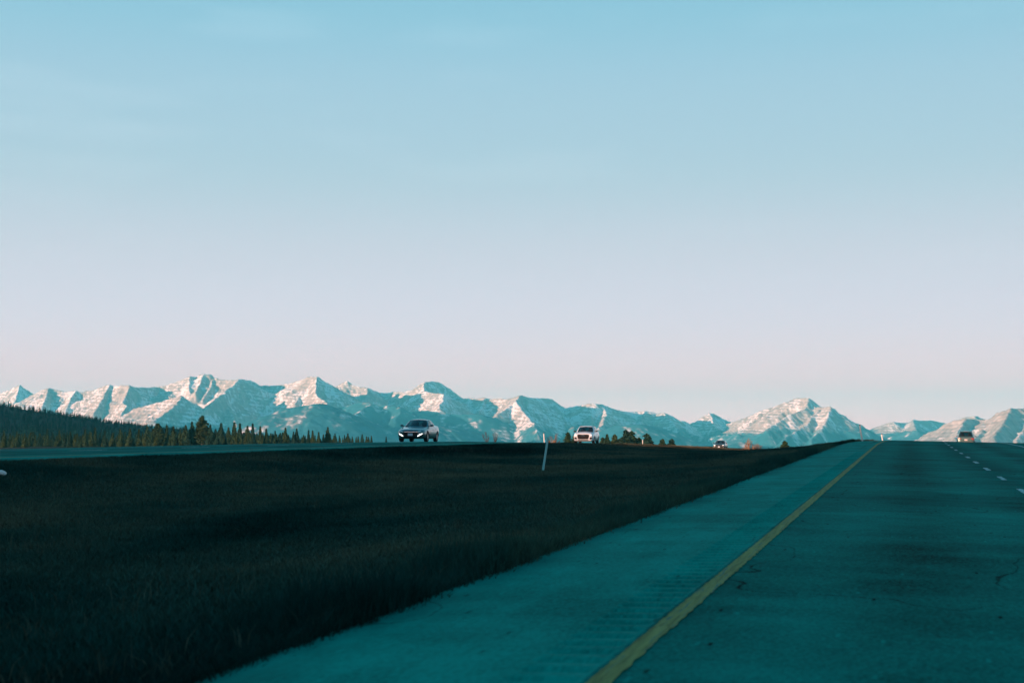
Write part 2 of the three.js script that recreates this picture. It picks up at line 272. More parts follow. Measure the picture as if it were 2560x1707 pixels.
{
  const X0 = -5600, X1 = 6600, Z0 = -7700, Z1 = -17300, NX = 1040, NZ = 560;
  const wooded = new Float32Array(NX * NZ), bare = new Float32Array(NX * NZ);
  const zAt = (j) => { const t = j / (NZ - 1); return mix(Z0, Z1, t * (0.86 + 0.14 * t)); };
  const dip = (x, z) => 0.13 * x - 0.05 * z + 60 * fbm(x / 900, z / 900, 81, 2);
  const g = sheet(NX, NZ, (i, j) => {
    const x = mix(X0, X1, i / (NX - 1)), z = zAt(j), base = -150;
    const wx = x + 20 * fbm(x / 150, z / 150, 51, 3), wz = z + 20 * fbm(x / 150, z / 150, 57, 3);
    let h = base, w = 0, away = 0, b = 0;
    for (const s of segs) {
      const top = Math.max(s.ay, s.ay + s.dy);
      if (top < h) continue;
      const t = clamp(((wx - s.ax) * s.dx + (wz - s.az) * s.dz) / s.L2), ex = wx - s.ax - t * s.dx, ez = wz - s.az - t * s.dz, d = Math.sqrt(ex * ex + ez * ez);
      if (top - d * 0.25 < h) continue;
      const along = t * s.L + s.id, rib = 0.8 * noise(along / 90, d / 900, 61) + 0.7 * noise(along / 43, d / 300, 63) + 0.5 * noise(along / 21, d / 120, 65);
      const e = Math.max(0, d + Math.min(d, 240) * 0.26 * rib * (1 - 0.6 * s.w));
      const fall = (e < 420 ? s.f * e : s.f * 420 + (e - 420) * s.f * 0.62) + 30 * (1 - s.w) * (1 - Math.exp(-e / 55));
      const y = s.ay + t * s.dy - fall;
      if (y > h) { h = y; w = s.w; away = d; b = s.b; }
    }
    const up = clamp((h + 100) / 300), rough = (1 - 0.6 * w) * smooth(0, 60, away);
    // beds of rock: ledges and cliffs
    const T = 30, q = 1.2 * fbm(x / 260, z / 260, 79, 2) + (h + dip(x, z)) / T, k = Math.floor(q), step = (k + smooth(0.25, 0.8, q - k)) * T - dip(x, z) - 36 * fbm(x / 260, z / 260, 79, 2);
    h = mix(h, step, 0.34 * rough * up * clamp(0.6 + fbm(x / 300, z / 300, 71, 2)));
    h += up * (12 * fbm(x / 80, z / 80, 67, 3) * smooth(0, 90, away) + rough * 22 * (0.4 - Math.abs(fbm(x / 50, z / 50, 69, 4))) + (5 - 2 * w) * noise(x / 19, z / 23, 73));
    wooded[j * NX + i] = w; bare[j * NX + i] = b;
    return [x, h, z];
  }, null, (i, j, x, y, z, ny) => {
    const w = wooded[j * NX + i];
    // snow lies on ledges, benches and in gullies; forest climbs the lower flanks
    const q = (y + dip(x, z)) / 30, bed = Math.sin(q * 6.283 + 0.8) * 0.6 + Math.sin(q * 17.1) * 0.4;
    const patch = fbm(x / 140, z / 300, 83, 4), fine = fbm(x / 30, z / 50, 87, 3), grit = hash(i, j, 3) - 0.5;
    let snow = smooth(-0.04, 0.22, -0.14 + 0.46 * bed + 0.95 * patch + 0.55 * fine + 0.12 * grit + (ny - 0.76) * 1.9 - w * 0.8 - bare[j * NX + i] * 0.5);
    const line = 85 + 80 * fbm(x / 330, z / 330, 91, 3) + 36 * fine + w * 260;
    const trees = smooth(line + 16, line - 16, y) * smooth(0.7, 0.2, patch + 0.6 * fine) * (1 - 0.85 * bare[j * NX + i]);
    snow *= (1 - trees * 0.93) * 0.92;
    const r = 1 + 0.45 * fine + 0.3 * bed + 0.3 * grit, rock = [0.37 * r, 0.335 * r, 0.32 * r], tw = 1 + 0.35 * grit + 0.4 * fine, wood = [0.03 * tw, 0.14 * tw, 0.185 * tw];  // wood is paled to teal so its colour carries some haze
    return [0, 1, 2].map((k) => mix(mix(rock[k], wood[k], trees), [0.84, 0.81, 0.83][k], snow));
  });
  tag(mesh('mountain_range', g, surface(null, 1, { vertexColors: true, specularIntensity: 0.1 })), 'jagged snow dusted mountain range along the horizon, pink in low sun', 'mountains', null, 'structure');
}

// ------------------------------------------------------------------ highway
const asphaltMap = grainTexture(2048, 1024, (i, j) => {      // 64 m along, 12.8 m across
  const u = i / 32, v = EDGE_L + j / 80;
  const big = mix(fbm(u / 2.6, v / 2.1, 101, 4), fbm((u - 64) / 2.6, v / 2.1, 101, 4), smooth(54, 64, u));
  const mid = mix(fbm(u / 0.5, v / 0.9, 103, 3), fbm((u - 64) / 0.5, v / 0.9, 103, 3), smooth(60, 64, u));
  const fine = hash(i, j, 7) - 0.5 + 0.6 * (hash(i >> 1, j >> 1, 8) - 0.5);
  // polished wheel tracks are paler, the oily strip between them darker
  const lane = (c) => -0.13 * Math.exp(-(((v - c) / 0.45) ** 2)) + 0.09 * Math.exp(-(((v - c - 0.95) / 0.35) ** 2)) + 0.1 * Math.exp(-(((v - c + 0.85) / 0.4) ** 2));
  let t = 0.64 + 0.26 * big + 0.2 * mid + 0.3 * fine + lane(0.1 + 0.1 * big) + lane(3.95) - 0.12 * Math.exp(-(((v - 2.1) / 0.4) ** 2));
  if (v > -1.6) t = t * 0.82 - 0.03; else t += 0.1 + 0.12 * smooth(-0.1, 0.5, fbm(u / 1.4, v / 0.25, 107, 3));                       // dusty shoulder
  if (v < -3.0) t -= 0.25 * smooth(-3.0, -3.6, v + 0.35 * big) * (0.5 + 0.8 * fine);                          // grit along the edge
  const crack = Math.abs(fbm(u / 3.3, v / 2.2, 111, 4) - 0.06); if (crack < 0.006) t -= 0.3;
  const chip = hash(i >> 2, j >> 1, 21); if (chip > 0.9985) t += 0.3; if (chip < 0.0012) t -= 0.4;
  return [t * 0.96, t, t];
}, false);
const asphalt = surface([0.001, 0.3, 0.235], 0.9, { map: asphaltMap, specularIntensity: 0.02 });
const asphaltSide = surface([0.02, 0.1, 0.1], 0.95);
const paintMap = (c, seed, wear) => grainTexture(512, 64, (i, j) => {
  const n = fbm(i / 22, j / 9, seed, 4), f = hash(i, j, seed) - 0.5, gone = smooth(wear, wear + 0.16, n + 0.35 * f), gap = hash(Math.floor(i / 7), 3, seed) > 0.965 ? 0.5 * smooth(20, 34, j) : 0;
  const t = 0.86 + 0.55 * n + 0.3 * f + 0.25 * fbm(i / 60, j / 30, seed + 5, 2), g = clamp(gone + gap);
  return c.map((x, k) => mix(x * t, [0.02, 0.11, 0.11][k], g * 0.85));
}, false);
const yellowPaint = surface([1, 1, 1], 0.8, { map: paintMap([0.29, 0.265, 0.075], 131, 0.3), specularIntensity: 0.3 });
const whitePaint = surface([1, 1, 1], 0.75, { map: paintMap([0.3, 0.62, 0.6], 137, 0.16), specularIntensity: 0.4 });
const uList = (a, b) => [...steps(a, 40, 100), ...steps(40, 130, 90), ...steps(130, b, 50), b];
function strip(us, vs, top, lift, uv = (u, v) => [u / 64, (v - EDGE_L) / 12.8]) {
  return sheet(us.length, vs.length, (i, j) => { const v = typeof vs[j] === 'function' ? vs[j](us[i]) : vs[j], [x, z] = world(us[i], v); return [x, top(us[i], v) + lift, z]; }, (i, j) => uv(us[i], typeof vs[j] === 'function' ? vs[j](us[i]) : vs[j], j));
}
{
  const highway = tag(group('highway'), 'two lane highway carriageway running up over the crest', 'road', null, 'structure');
  const us = uList(-60, 420);
  const ragged = (u) => EDGE_L + 0.16 * fbm(u * 1.3, 4, 151, 4) + 0.08 * noise(u / 4, 2, 153);
  mesh('shoulder', strip(us, [(u) => ragged(u) - 0.02, ragged, -3.2, -2.6, -2.02], (u, v) => roadTop(u, v) - (v < ragged(u) - 0.01 ? 0.12 : 0), 0), asphalt, highway);
  mesh('pavement', strip(us, [-1.6, -1.0, 0, 1, 2, 3, 4.5, 6, 7.5, EDGE_R - 0.02, EDGE_R], (u, v) => roadTop(u, v) - (v === EDGE_R ? 0.12 : 0), 0), asphalt, highway);
  // milled rumble strip: one groove every 0.3 m
  const ru = [], rd = [];
  for (let u = -2; u < 60; u += 0.3) for (const [a, d] of [[0, 0], [0.025, 0.016], [0.08, 0.024], [0.135, 0.016], [0.16, 0]]) { ru.push(u + a); rd.push(d); }
  ru.push(80, 100, 120, 150, 200, 420); rd.push(0, 0, 0, 0, 0, 0);
  const rv = [-2.02, -2.0, -1.97, -1.65, -1.62, -1.6], at = new Map(ru.map((u, k) => [u, rd[k]]));
  mesh('rumble_strip', strip([-60, ...ru], rv, (u, v) => roadTop(u, v) - (v > -1.99 && v < -1.63 ? (at.get(u) ?? 0) : 0), 0), asphalt, highway);
  // yellow line: paint with a frayed edge, 4 mm proud
  const yu = [...steps(-10, 30, 700), ...steps(30, 90, 300), ...steps(90, 200, 60), 200];
  const fray = (s, a) => (u) => -1.5 + s * (0.062 + a * fbm(u * 14, s, 161, 4)) + 0.006 * noise(u / 5, 1, 163);
  mesh('yellow_line', strip(yu, [fray(-1, 0.012), fray(-0.3, 0.02), fray(0.3, 0.02), fray(1, 0.018)], roadTop, 0.004, (u, v, j) => [u / 9, j / 3]), yellowPaint, highway);
  for (let k = 0, u = 2.4; u < 140; u += 6.35, k++) {
    const du = steps(u, u + 2.1, 14).concat(u + 2.1), e = (s) => (q) => 2.12 + s * (0.06 + 0.03 * fbm(q * 5, s + k, 171, 3));
    mesh('lane_dash', strip(du, [e(-1), 2.12, e(1)], roadTop, 0.004, (q, v, j) => [q / 5 + k * 0.37, j / 2]), whitePaint, highway);
  }
  mesh('white_edge_line', strip(us, [5.82, 5.9, 5.96], roadTop, 0.004, (u, v, j) => [u / 7, j / 2]), whitePaint, highway);

  const far = tag(group('far_carriageway'), 'opposite carriageway across the grass median, with oncoming cars', 'road', null, 'structure');
  const fu = [...steps(-60, 20, 30), ...steps(20, 140, 120), ...steps(140, 440, 70), 440];
  mesh('pavement', strip(fu, [FAR_F, FAR_F + 0.02, -34, -32, -29.5, -27, -25, FAR_N - 0.02, FAR_N], (u, v) => farTop(u, v) - (v === FAR_N || v === FAR_F ? 0.12 : 0), 0, (u, v) => [u / 64 + 0.3, (-v - 22.6) / 12.8]), asphalt, far);
  mesh('yellow_line', strip(fu, [-24.6, -24.5, -24.42], farTop, 0.004, (u, v, j) => [u / 9, j / 2]), yellowPaint, far);
  mesh('white_edge_line', strip(fu, [-32.2, -32.1, -32.02], farTop, 0.004, (u, v, j) => [u / 7, j / 2]), whitePaint, far);
  for (let u = -20, k = 0; u < 240; u += 8, k++) mesh('lane_dash', strip([u, u + 1, u + 2.4], [-28.38, -28.3, -28.22], farTop, 0.004, (q, v, j) => [q / 5 + k * 0.3, j / 2]), whitePaint, far);
}

// ------------------------------------------------------------------ grass
function tuftGeometry(seed, blades, spread, height, width) {
  const R = rng(seed), p = [], idx = [];
  for (let k = 0; k < blades; k++) {
    const a = R() * 6.283, r = spread * Math.sqrt(R()), x = Math.cos(a) * r, z = Math.sin(a) * r, h = height * (0.45 + 0.75 * R()), w = width * (0.6 + 0.8 * R()), t = R() * 6.283, lean = h * (0.2 + 0.7 * R()), b = R() * 6.283;
    const cx = Math.cos(t) * w, cz = Math.sin(t) * w, lx = Math.cos(b) * lean, lz = Math.sin(b) * lean, n = p.length / 3;
    p.push(x - cx, -0.03, z - cz, x + cx, -0.03, z + cz, x + lx * 0.3 - cx * 0.8, h * 0.6, z + lz * 0.3 - cz * 0.8, x + lx * 0.3 + cx * 0.8, h * 0.6, z + lz * 0.3 + cz * 0.8, x + lx, h, z + lz);
    idx.push(n, n + 1, n + 2, n + 1, n + 3, n + 2, n + 2, n + 3, n + 4);
  }
  const g = new THREE.BufferGeometry(); g.setAttribute('position', new THREE.Float32BufferAttribute(p, 3)); g.setIndex(idx); g.computeVertexNormals(); return g;
}
const blade = surface([1, 1, 1], 0.9, { side: THREE.DoubleSide, specularIntensity: 0.2 });
function scatter(name, label, geometry, spots) {
  const m = new THREE.InstancedMesh(geometry, blade, spots.length), d = new THREE.Object3D(), c = new THREE.Color();
  spots.forEach((s, k) => { d.position.set(s.x, s.y, s.z); d.rotation.set(s.tx ?? 0, s.r, 0); d.scale.set(s.s, s.h, s.s); d.updateMatrix(); m.setMatrixAt(k, d.matrix); m.setColorAt(k, c.setRGB(...s.c)); });
  m.name = numbered(name); m.castShadow = m.receiveShadow = true; scene.add(m); return tag(m, label, 'grass', null, 'stuff');
}
{
  const R = rng(404), near = [], tall = [], gold = [];
  const tone = (u, v) => { const n = fbm(u / 5, v / 3, 23, 3) + 0.5 * (R() - 0.5), w = fbm(u / 17, v / 5, 29, 3), s = clamp(0.3 + 0.8 * n + 1.2 * w), k = (0.55 + 0.8 * R()) * (1 + 1.3 * clamp(w + 0.5 * n, -0.5, 0.8)); return [mix(0.004, 0.046, s) * k, mix(0.06, 0.056, s) * k, mix(0.05, 0.037, s) * k]; };
  for (let k = 0; k < 900000 && near.length < 170000; k++) {
    const u = 3 + 127 * Math.pow(R(), 1.9), v = mix(FAR_N, EDGE_L - 0.05, R());
    if (v < -0.8 * u - 2) continue;
    const [x, z] = world(u, v), bump = 0.8 + 0.5 * fbm(u / 2.3, v / 1.7, 33, 2), grow = 1 + u / 60;
    near.push({ x, z, y: landY(u, v), r: R() * 6.283, s: (0.8 + 0.6 * R()) * grow, h: (0.75 + 0.7 * R()) * bump * (1 - 0.35 * smooth(60, 110, u)), c: tone(u, v) });
  }
  scatter('median_grass', 'short matted grass covering the dark median', tuftGeometry(1, 10, 0.15, 0.085, 0.004), near);
  for (let k = 0; k < 26000; k++) {
    const u = 3 + 130 * Math.pow(R(), 1.6), w = Math.pow(R(), 2.2) * 0.8, v = EDGE_L + 0.1 * R() * R() - w, [x, z] = world(u, v);
    tall.push({ x, z, y: landY(u, v), r: R() * 6.283, s: 0.7 + 0.6 * R(), h: (0.6 + 0.8 * R()) * (1.1 + 0.6 * noise(u / 1.6, 8, 35)) * (1 - 0.25 * smooth(45, 80, u)), c: tone(u, v).map((q, i) => q * [mix(0.45, 1.6, smooth(78, 100, u)), 0.85, mix(0.9, 0.7, smooth(78, 100, u))][i]) });  // fringe turns warmer past the shade edge, sunlit tint painted in
  }
  for (let k = 0; k < 9000; k++) {
    const u = 20 + 110 * R(), v = FAR_N + 0.05 + 0.8 * R() ** 2, [x, z] = world(u, v);
    tall.push({ x, z, y: landY(u, v), r: R() * 6.283, s: 1 + 0.6 * R(), h: 0.25 + 0.4 * R(), c: tone(u, v) });
  }
  const stalks = [];
  for (let k = 0; k < 9000; k++) {
    const u = 3 + 110 * Math.pow(R(), 1.7), v = mix(FAR_N, EDGE_L - 0.1, R()); if (v < -0.8 * u - 2 || fbm(u / 4, v / 3, 45, 2) < 0.02) continue;
    const [x, z] = world(u, v), q = 0.5 + R(); stalks.push({ x, z, y: landY(u, v), r: R() * 6.283, s: 0.7 + 0.6 * R(), h: 0.6 + 0.7 * R(), c: [0.05 * q, 0.07 * q, 0.05 * q] });
  }
  scatter('dry_stalks', 'pale dry weed stalks scattered through the median grass', tuftGeometry(4, 5, 0.12, 0.24, 0.0035), stalks);
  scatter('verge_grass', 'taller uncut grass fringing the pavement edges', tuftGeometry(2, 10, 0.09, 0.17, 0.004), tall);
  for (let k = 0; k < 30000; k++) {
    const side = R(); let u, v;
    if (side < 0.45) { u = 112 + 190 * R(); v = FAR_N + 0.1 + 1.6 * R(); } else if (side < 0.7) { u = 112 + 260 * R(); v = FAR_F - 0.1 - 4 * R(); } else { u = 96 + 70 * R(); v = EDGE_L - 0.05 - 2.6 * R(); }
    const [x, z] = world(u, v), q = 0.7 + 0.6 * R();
    gold.push({ x, z, y: landY(u, v), r: R() * 6.283, s: 1.2 + 0.8 * R(), h: 0.4 + 0.5 * R(), c: [0.13 * q, 0.12 * q, 0.075 * q] });  // gold of the sunlit verge is put into the blade colour
  }
  scatter('sunlit_straw_grass', 'dry grass beyond the crest with sunlit gold put into its colour', tuftGeometry(3, 9, 0.13, 0.22, 0.008), gold);
}

// ------------------------------------------------------------------ trees
const bark = surface([0.06, 0.05, 0.04], 1), paleBark = surface([0.16, 0.12, 0.085], 1);
const needles = [[0.018, 0.046, 0.025], [0.024, 0.052, 0.024], [0.014, 0.042, 0.028], [0.03, 0.055, 0.022]].map((c) => surface(c, 0.95, { side: THREE.DoubleSide, specularIntensity: 0.15 }));
function trunkGeometry(h, r0, r1, lean = 0, seed = 1) {
  const n = 6, m = 7;
  return sheet(m, n, (i, j) => { const t = j / (n - 1), a = i / (m - 1) * 6.283, r = mix(r0, r1, t); return [Math.cos(a) * r + lean * t * t, t * h, Math.sin(a) * r]; });
}
// unit-height conifer crown: whorls of drooping boughs, each bough a ragged fan of needle sprays
function coniferCrown(seed, { width = 0.2, from = 0.06, power = 0.9, droop = 0.25, whorls = 22, boughs = 10, ragged = 0.35, round = 0 }) {
  const R = rng(seed), p = [], idx = [];
  const tri = (a, b, c) => { const n = p.length / 3; p.push(...a, ...b, ...c); idx.push(n, n + 1, n + 2); };
  for (let k = 0; k < whorls; k++) {
    const t = (k + R() * 0.6) / whorls, y = mix(from, 0.985, t), prof = mix(Math.pow(1 - t, power), Math.sin(Math.PI * clamp(0.12 + 0.86 * t)) * 0.9, round);
    const reach = width * prof + 0.006, n = Math.max(4, Math.round(boughs * (0.55 + 0.6 * prof)));
    for (let b = 0; b < n; b++) {
      const a = (b + R() * 0.9) / n * 6.283 + k * 1.7, L = reach * (1 - ragged + 1.6 * ragged * R()), dx = Math.cos(a), dz = Math.sin(a), w = L * (0.42 + 0.3 * R()) + 0.014 * (1 - t), dy = -droop * L * (0.6 + 0.8 * R()) + (t > 0.86 ? L * 0.5 : 0), lift = 0.03 * R();
      const tip = [dx * L, y + dy, dz * L], root = [0, y + lift, 0], mid = 0.5 + 0.15 * R(), s1 = 0.6 + 0.7 * R(), s2 = 0.6 + 0.7 * R(), sag = 0.03 + 0.045 * R();
      const l = [dx * L * mid - dz * w * s1, y + dy * mid - sag * s1, dz * L * mid + dx * w * s1], r = [dx * L * mid + dz * w * s2, y + dy * mid - sag * s2, dz * L * mid - dx * w * s2], c = [dx * L * 0.66, y + dy * 0.5 + 0.012, dz * L * 0.66];
      tri(root, l, c); tri(root, c, r); tri(l, tip, c); tri(c, tip, r);
      // hanging sprays
      for (let q = 0; q < 3; q++) { const f = 0.35 + 0.5 * R(), ox = dx * L * f, oz = dz * L * f, oy = y + dy * f, e = (R() - 0.5) * w; tri([ox, oy, oz], [ox + dx * 0.02 - dz * e, oy - 0.05 - 0.05 * R(), oz + dz * 0.02 + dx * e], [ox + dz * 0.03 + dx * 0.03, oy - 0.012, oz - dx * 0.03 + dz * 0.03]); }
    }
  }
  tri([-0.006, 0.95, 0], [0.006, 0.95, 0.004], [0, 1.01, 0]); tri([0, 0.95, -0.006], [0.002, 0.95, 0.006], [0, 1.01, 0]);
  const g = new THREE.BufferGeometry(); g.setAttribute('position', new THREE.Float32BufferAttribute(p, 3)); g.setIndex(idx); g.computeVertexNormals(); return g;
}
const crowns = [
  coniferCrown(11, { width: 0.23, power: 1.15 }), coniferCrown(12, { width: 0.26, power: 1.0, ragged: 0.5 }), coniferCrown(13, { width: 0.19, power: 1.1 }),
  coniferCrown(14, { width: 0.3, power: 0.95, ragged: 0.5 }), coniferCrown(15, { width: 0.25, power: 0.9, ragged: 0.55 }),
  coniferCrown(16, { width: 0.46, power: 0.85, ragged: 0.8, from: 0.04, whorls: 24, boughs: 10 }),
  coniferCrown(17, { width: 0.27, from: 0.14, round: 0.75, ragged: 0.75, whorls: 24, boughs: 10, droop: 0.05 }),
  coniferCrown(18, { width: 0.48, from: 0.03, power: 0.8, ragged: 0.8, whorls: 24, boughs: 11 }),
];
const trunkUnit = trunkGeometry(0.96, 0.022, 0.003);
function conifer(x, z, top, kind, shade, R, wide = 1) {                // top: height of the tip above the eye's datum
  const y = standY(x, z) - 0.1, h = top - y, g = group('conifer_tree', x, y, z, R() * 6.283);
  mesh('trunk', trunkUnit, bark, g).scale.setScalar(h);
  const c = mesh('crown', crowns[kind], needles[shade], g); c.scale.set(h * wide * (0.9 + 0.25 * R()), h, h * wide * (0.9 + 0.25 * R())); return g;
}
{
  const R = rng(606);
  // row of trees behind the far carriageway: pixel x, pixel y of the tip
  const row = [[8, 1074], [24, 1082], [41, 1077], [60, 1083], [79, 1077], [97, 1084], [117, 1070], [130, 1080], [147, 1073], [160, 1083], [174, 1077], [192, 1082], [212, 1070], [224, 1076], [237, 1067], [249, 1080], [261, 1073], [280, 1080], [299, 1069], [311, 1078], [324, 1069], [346, 1070], [367, 1063], [381, 1072], [416, 1060], [433, 1063], [449, 1072], [463, 1060], [491, 1064], [525, 1059], [538, 1070], [552, 1055], [570, 1066], [585, 1052], [599, 1055], [618, 1062], [631, 1056], [650, 1063], [665, 1069], [676, 1082], [687, 1075], [700, 1080], [713, 1067], [733, 1077], [741, 1069], [758, 1086], [771, 1073], [781, 1074], [796, 1078], [808, 1084], [819, 1065], [837, 1082], [848, 1088], [861, 1086], [869, 1082], [880, 1090], [895, 1089], [905, 1084], [916, 1089], [928, 1088]];
  const ones = ['', 'first', 'second', 'third', 'fourth', 'fifth', 'sixth', 'seventh', 'eighth', 'ninth', 'tenth', 'eleventh', 'twelfth', 'thirteenth', 'fourteenth', 'fifteenth', 'sixteenth', 'seventeenth', 'eighteenth', 'nineteenth'];
  const ordinal = (n) => n < 20 ? ones[n] : ['twentieth', 'thirtieth', 'fortieth', 'fiftieth', 'sixtieth'][Math.floor(n / 10) - 2] && (n % 10 ? ['twenty', 'thirty', 'forty', 'fifty', 'sixty'][Math.floor(n / 10) - 2] + '-' + ones[n % 10] : ['twentieth', 'thirtieth', 'fortieth', 'fiftieth', 'sixtieth'][n / 10 - 2]);
  const looks = ['pointed', 'ragged', 'slender', 'broad', 'shaggy'], split = row.findIndex((r) => r[0] > 505);
  for (const [n, [px, py]] of row.entries()) {
    const D = mix(560, 720, R()) + (px > 820 ? 120 : 0), p = survey(px, py, D);
    const kind = Math.floor(R() * 5);
    tag(conifer(p.x, p.z, p.y, kind, Math.floor(R() * 4), R), `${looks[kind]} dark spruce, ${n < split ? ordinal(split - n) + ' to the left' : ordinal(n - split + 1) + ' to the right'} of the tallest pine in the far row`, 'tree', 'close row of conifers behind the far carriageway');
  }
  // their lower neighbours that fill the row
  for (let px = 2; px < 930; px += px < 640 ? 5.6 : 8) {
    const p = survey(px + 3 * R(), mix(px < 480 ? 1078 : 1083, 1096, R()) - (px > 350 && px < 740 ? 6 : 0) + (px > 820 ? 4 : 0), mix(540, 800, R()));
    tag(conifer(p.x, p.z, p.y, Math.floor(R() * 5), Math.floor(R() * 4), R), 'low young conifer filling the gaps of the far tree row', 'tree', 'young conifers between the trees of the far row');
  }
  const one = (px, py, D, kind, shade, label) => { const p = survey(px, py, D); return tag(conifer(p.x, p.z, p.y, kind, shade, R, px > 1300 ? (px < 1700 ? 1.25 : 1.3) : 1), label, 'tree'); };
  one(394, 1057, 600, 6, 1, 'round topped pine left of the tallest pine in the far row');
  one(479, 1051, 610, 3, 0, 'broad spruce touching the left side of the tallest pine');
  one(505, 1037, 600, 6, 3, 'tallest tree of the far row, a broad crowned pine');
  one(965, 1090, 640, 2, 2, 'small lone conifer left of the dark sedan');
  const D = 430;
  one(1420, 1079, D, 5, 1, 'tall broken topped conifer left of the white car');
  one(1436, 1087, D + 20, 5, 3, 'lower olive conifer half behind the white car');
  one(1372, 1095, D - 20, 2, 2, 'small dark conifer just right of the thin roadside post');
  one(1507, 1092, D + 10, 5, 3, 'small olive conifer touching the right side of the white car');
  one(1518, 1083, D, 3, 0, 'narrow pointed conifer right of the white car');
  one(1537, 1084, D + 8, 5, 3, 'ragged olive conifer between the pointed one and the big pair');
  one(1552, 1094, D + 30, 7, 2, 'low conifer at the left foot of the big pair');
  one(1565, 1072, D, 5, 2, 'left and taller tree of the big conifer pair');
  one(1579, 1076, D + 6, 7, 0, 'right and wider tree of the big conifer pair');
  one(1598, 1092, D + 15, 7, 3, 'low rounded conifer behind the short white post');
  one(1618, 1082, D - 10, 7, 2, 'broad dark conifer right of the short white post');
  one(1657, 1096, D - 30, 7, 1, 'left of the two small round conifers');
  one(1680, 1096, D - 30, 7, 2, 'right of the two small round conifers');
  one(1710, 1116, 520, 7, 0, 'tiny far conifer right of the two small round ones');
  one(1750, 1116, 540, 5, 0, 'tiny far conifer left of the most distant car');
  one(1784, 1117, 540, 7, 2, 'low far conifer touching the most distant car');
  one(1963, 1101, 150, 7, 1, 'young pine peeping over the grass bank beside the road');

  // leafless trees and shrubs
  function bareTree(x, z, top, seed, spread, label, category, mat, name) {
    const Q = rng(seed), y = standY(x, z) - 0.1, h = top - y, g = group(name, x, y, z, 0), parts = [];
    const limb = (p, d, L, r, n) => {
      const q = p.clone().addScaledVector(d, L), c = new THREE.CylinderGeometry(r * 0.55, r, L, 5, 1);
      c.applyQuaternion(new THREE.Quaternion().setFromUnitVectors(new THREE.Vector3(0, 1, 0), d)); c.translate((p.x + q.x) / 2, (p.y + q.y) / 2, (p.z + q.z) / 2); parts.push(c);
      if (n) for (let k = 0; k < 3 + (n > 1 ? 1 : 0); k++) { const e = d.clone().add(new THREE.Vector3(Q() - 0.5, 0.15 + 0.3 * Q(), Q() - 0.5).multiplyScalar(spread)).normalize(); limb(p.clone().addScaledVector(d, L * (0.45 + 0.55 * Q())), e, L * (0.5 + 0.25 * Q()), r * 0.55, n - 1); }
    };
    const trunk = trunkGeometry(h * 0.4, h * 0.02, h * 0.012); mesh('trunk', trunk, mat, g);
    for (let k = 0, m = name === 'bare_shrub' ? 10 : 4; k < m; k++) limb(new THREE.Vector3(0, h * (0.06 + 0.4 * k / m), 0), new THREE.Vector3((Q() - 0.5) * spread, 1, (Q() - 0.5) * spread).normalize(), h * 0.34, h * (name === 'bare_shrub' ? 0.022 : 0.012), 3);
    mesh('branches', mergeGeometries(parts), mat, g); return tag(g, label, category);
  }
  const bare = (px, py, D, seed, spread, label, category = 'tree', mat = bark, name = 'bare_tree') => { const p = survey(px, py, D); bareTree(p.x, p.z, p.y, seed, spread, label, category, mat, name); };
  bare(1218, 1079, 460, 1, 0.9, 'left of two thin leafless trees right of the dark sedan');
  bare(1235, 1080, 460, 2, 0.9, 'right of two thin leafless trees, nearer the leaning post');
  bare(1384, 1080, 420, 3, 0.9, 'thin pale leafless tree between the leaning post and the white car', 'tree', paleBark);
  const straw = surface([0.24, 0.15, 0.08], 1);
  bare(1380, 1098, 400, 4, 1.6, 'low straw coloured shrub right of the leaning post', 'shrub', straw, 'bare_shrub');
  bare(1398, 1102, 400, 5, 1.8, 'low brown shrub between the leaning post and the white car', 'shrub', bark, 'bare_shrub');
  bare(1876, 1104, 420, 6, 1.3, 'golden leafless bush on the rise right of the most distant car', 'shrub', straw, 'bare_shrub');
  bare(1902, 1113, 420, 7, 1.6, 'small golden bush left of the young pine', 'shrub', straw, 'bare_shrub');

  // woods that read as one mass: the rise at the left, and the ridge behind the camera
  const simple = [coniferCrown(31, { width: 0.2, whorls: 9, boughs: 6 }), coniferCrown(32, { width: 0.25, whorls: 9, boughs: 6, power: 0.8 })];
  const woods = (name, label, spots, geometry, mat) => {
    const m = new THREE.InstancedMesh(geometry, mat, spots.length), d = new THREE.Object3D();
    spots.forEach((s, k) => { d.position.set(s[0], s[1] - 0.3, s[2]); d.rotation.y = k; d.scale.set(s[3] * s[4], s[3], s[3] * s[4]); d.updateMatrix(); m.setMatrixAt(k, d.matrix); });
    m.name = numbered(name); m.castShadow = m.receiveShadow = true; scene.add(m); tag(m, label, 'forest', null, 'stuff');
  };
  const spots = [];
  for (let k = 0; k < 60000 && spots.length < 9000; k++) {
    const x = -1500 + 1250 * R(), z = -1000 - 1900 * R(); if (hillY(x, z) < 3 + 3 * R() || x / z > 0.6) continue;
    spots.push([x, standY(x, z), z, 5 + 5.5 * R() * R() + 1.5 * noise(x / 80, z / 80, 3), 0.9 + 0.5 * R()]);
  }
  woods('hillside_forest', 'dense dark conifer forest covering the rise at the left', spots, simple[0], surface([0.006, 0.034, 0.03], 0.95, { side: THREE.DoubleSide, specularIntensity: 0.1 }));
  const back = [];
  for (let k = 0; k < 3600; k++) { const u = -108 + 46 * (R() + R() - 1), v = -640 + 580 * R(), [x, z] = world(u, v); if (ridgeY(u, v) > 3) back.push([x, landY(u, v), z, 3.6 + 2.6 * R(), 1.2 + 0.5 * R()]); }
  woods('ridge_forest', 'conifer wood on the ridge behind the camera', back, simple[1], needles[0]);
}

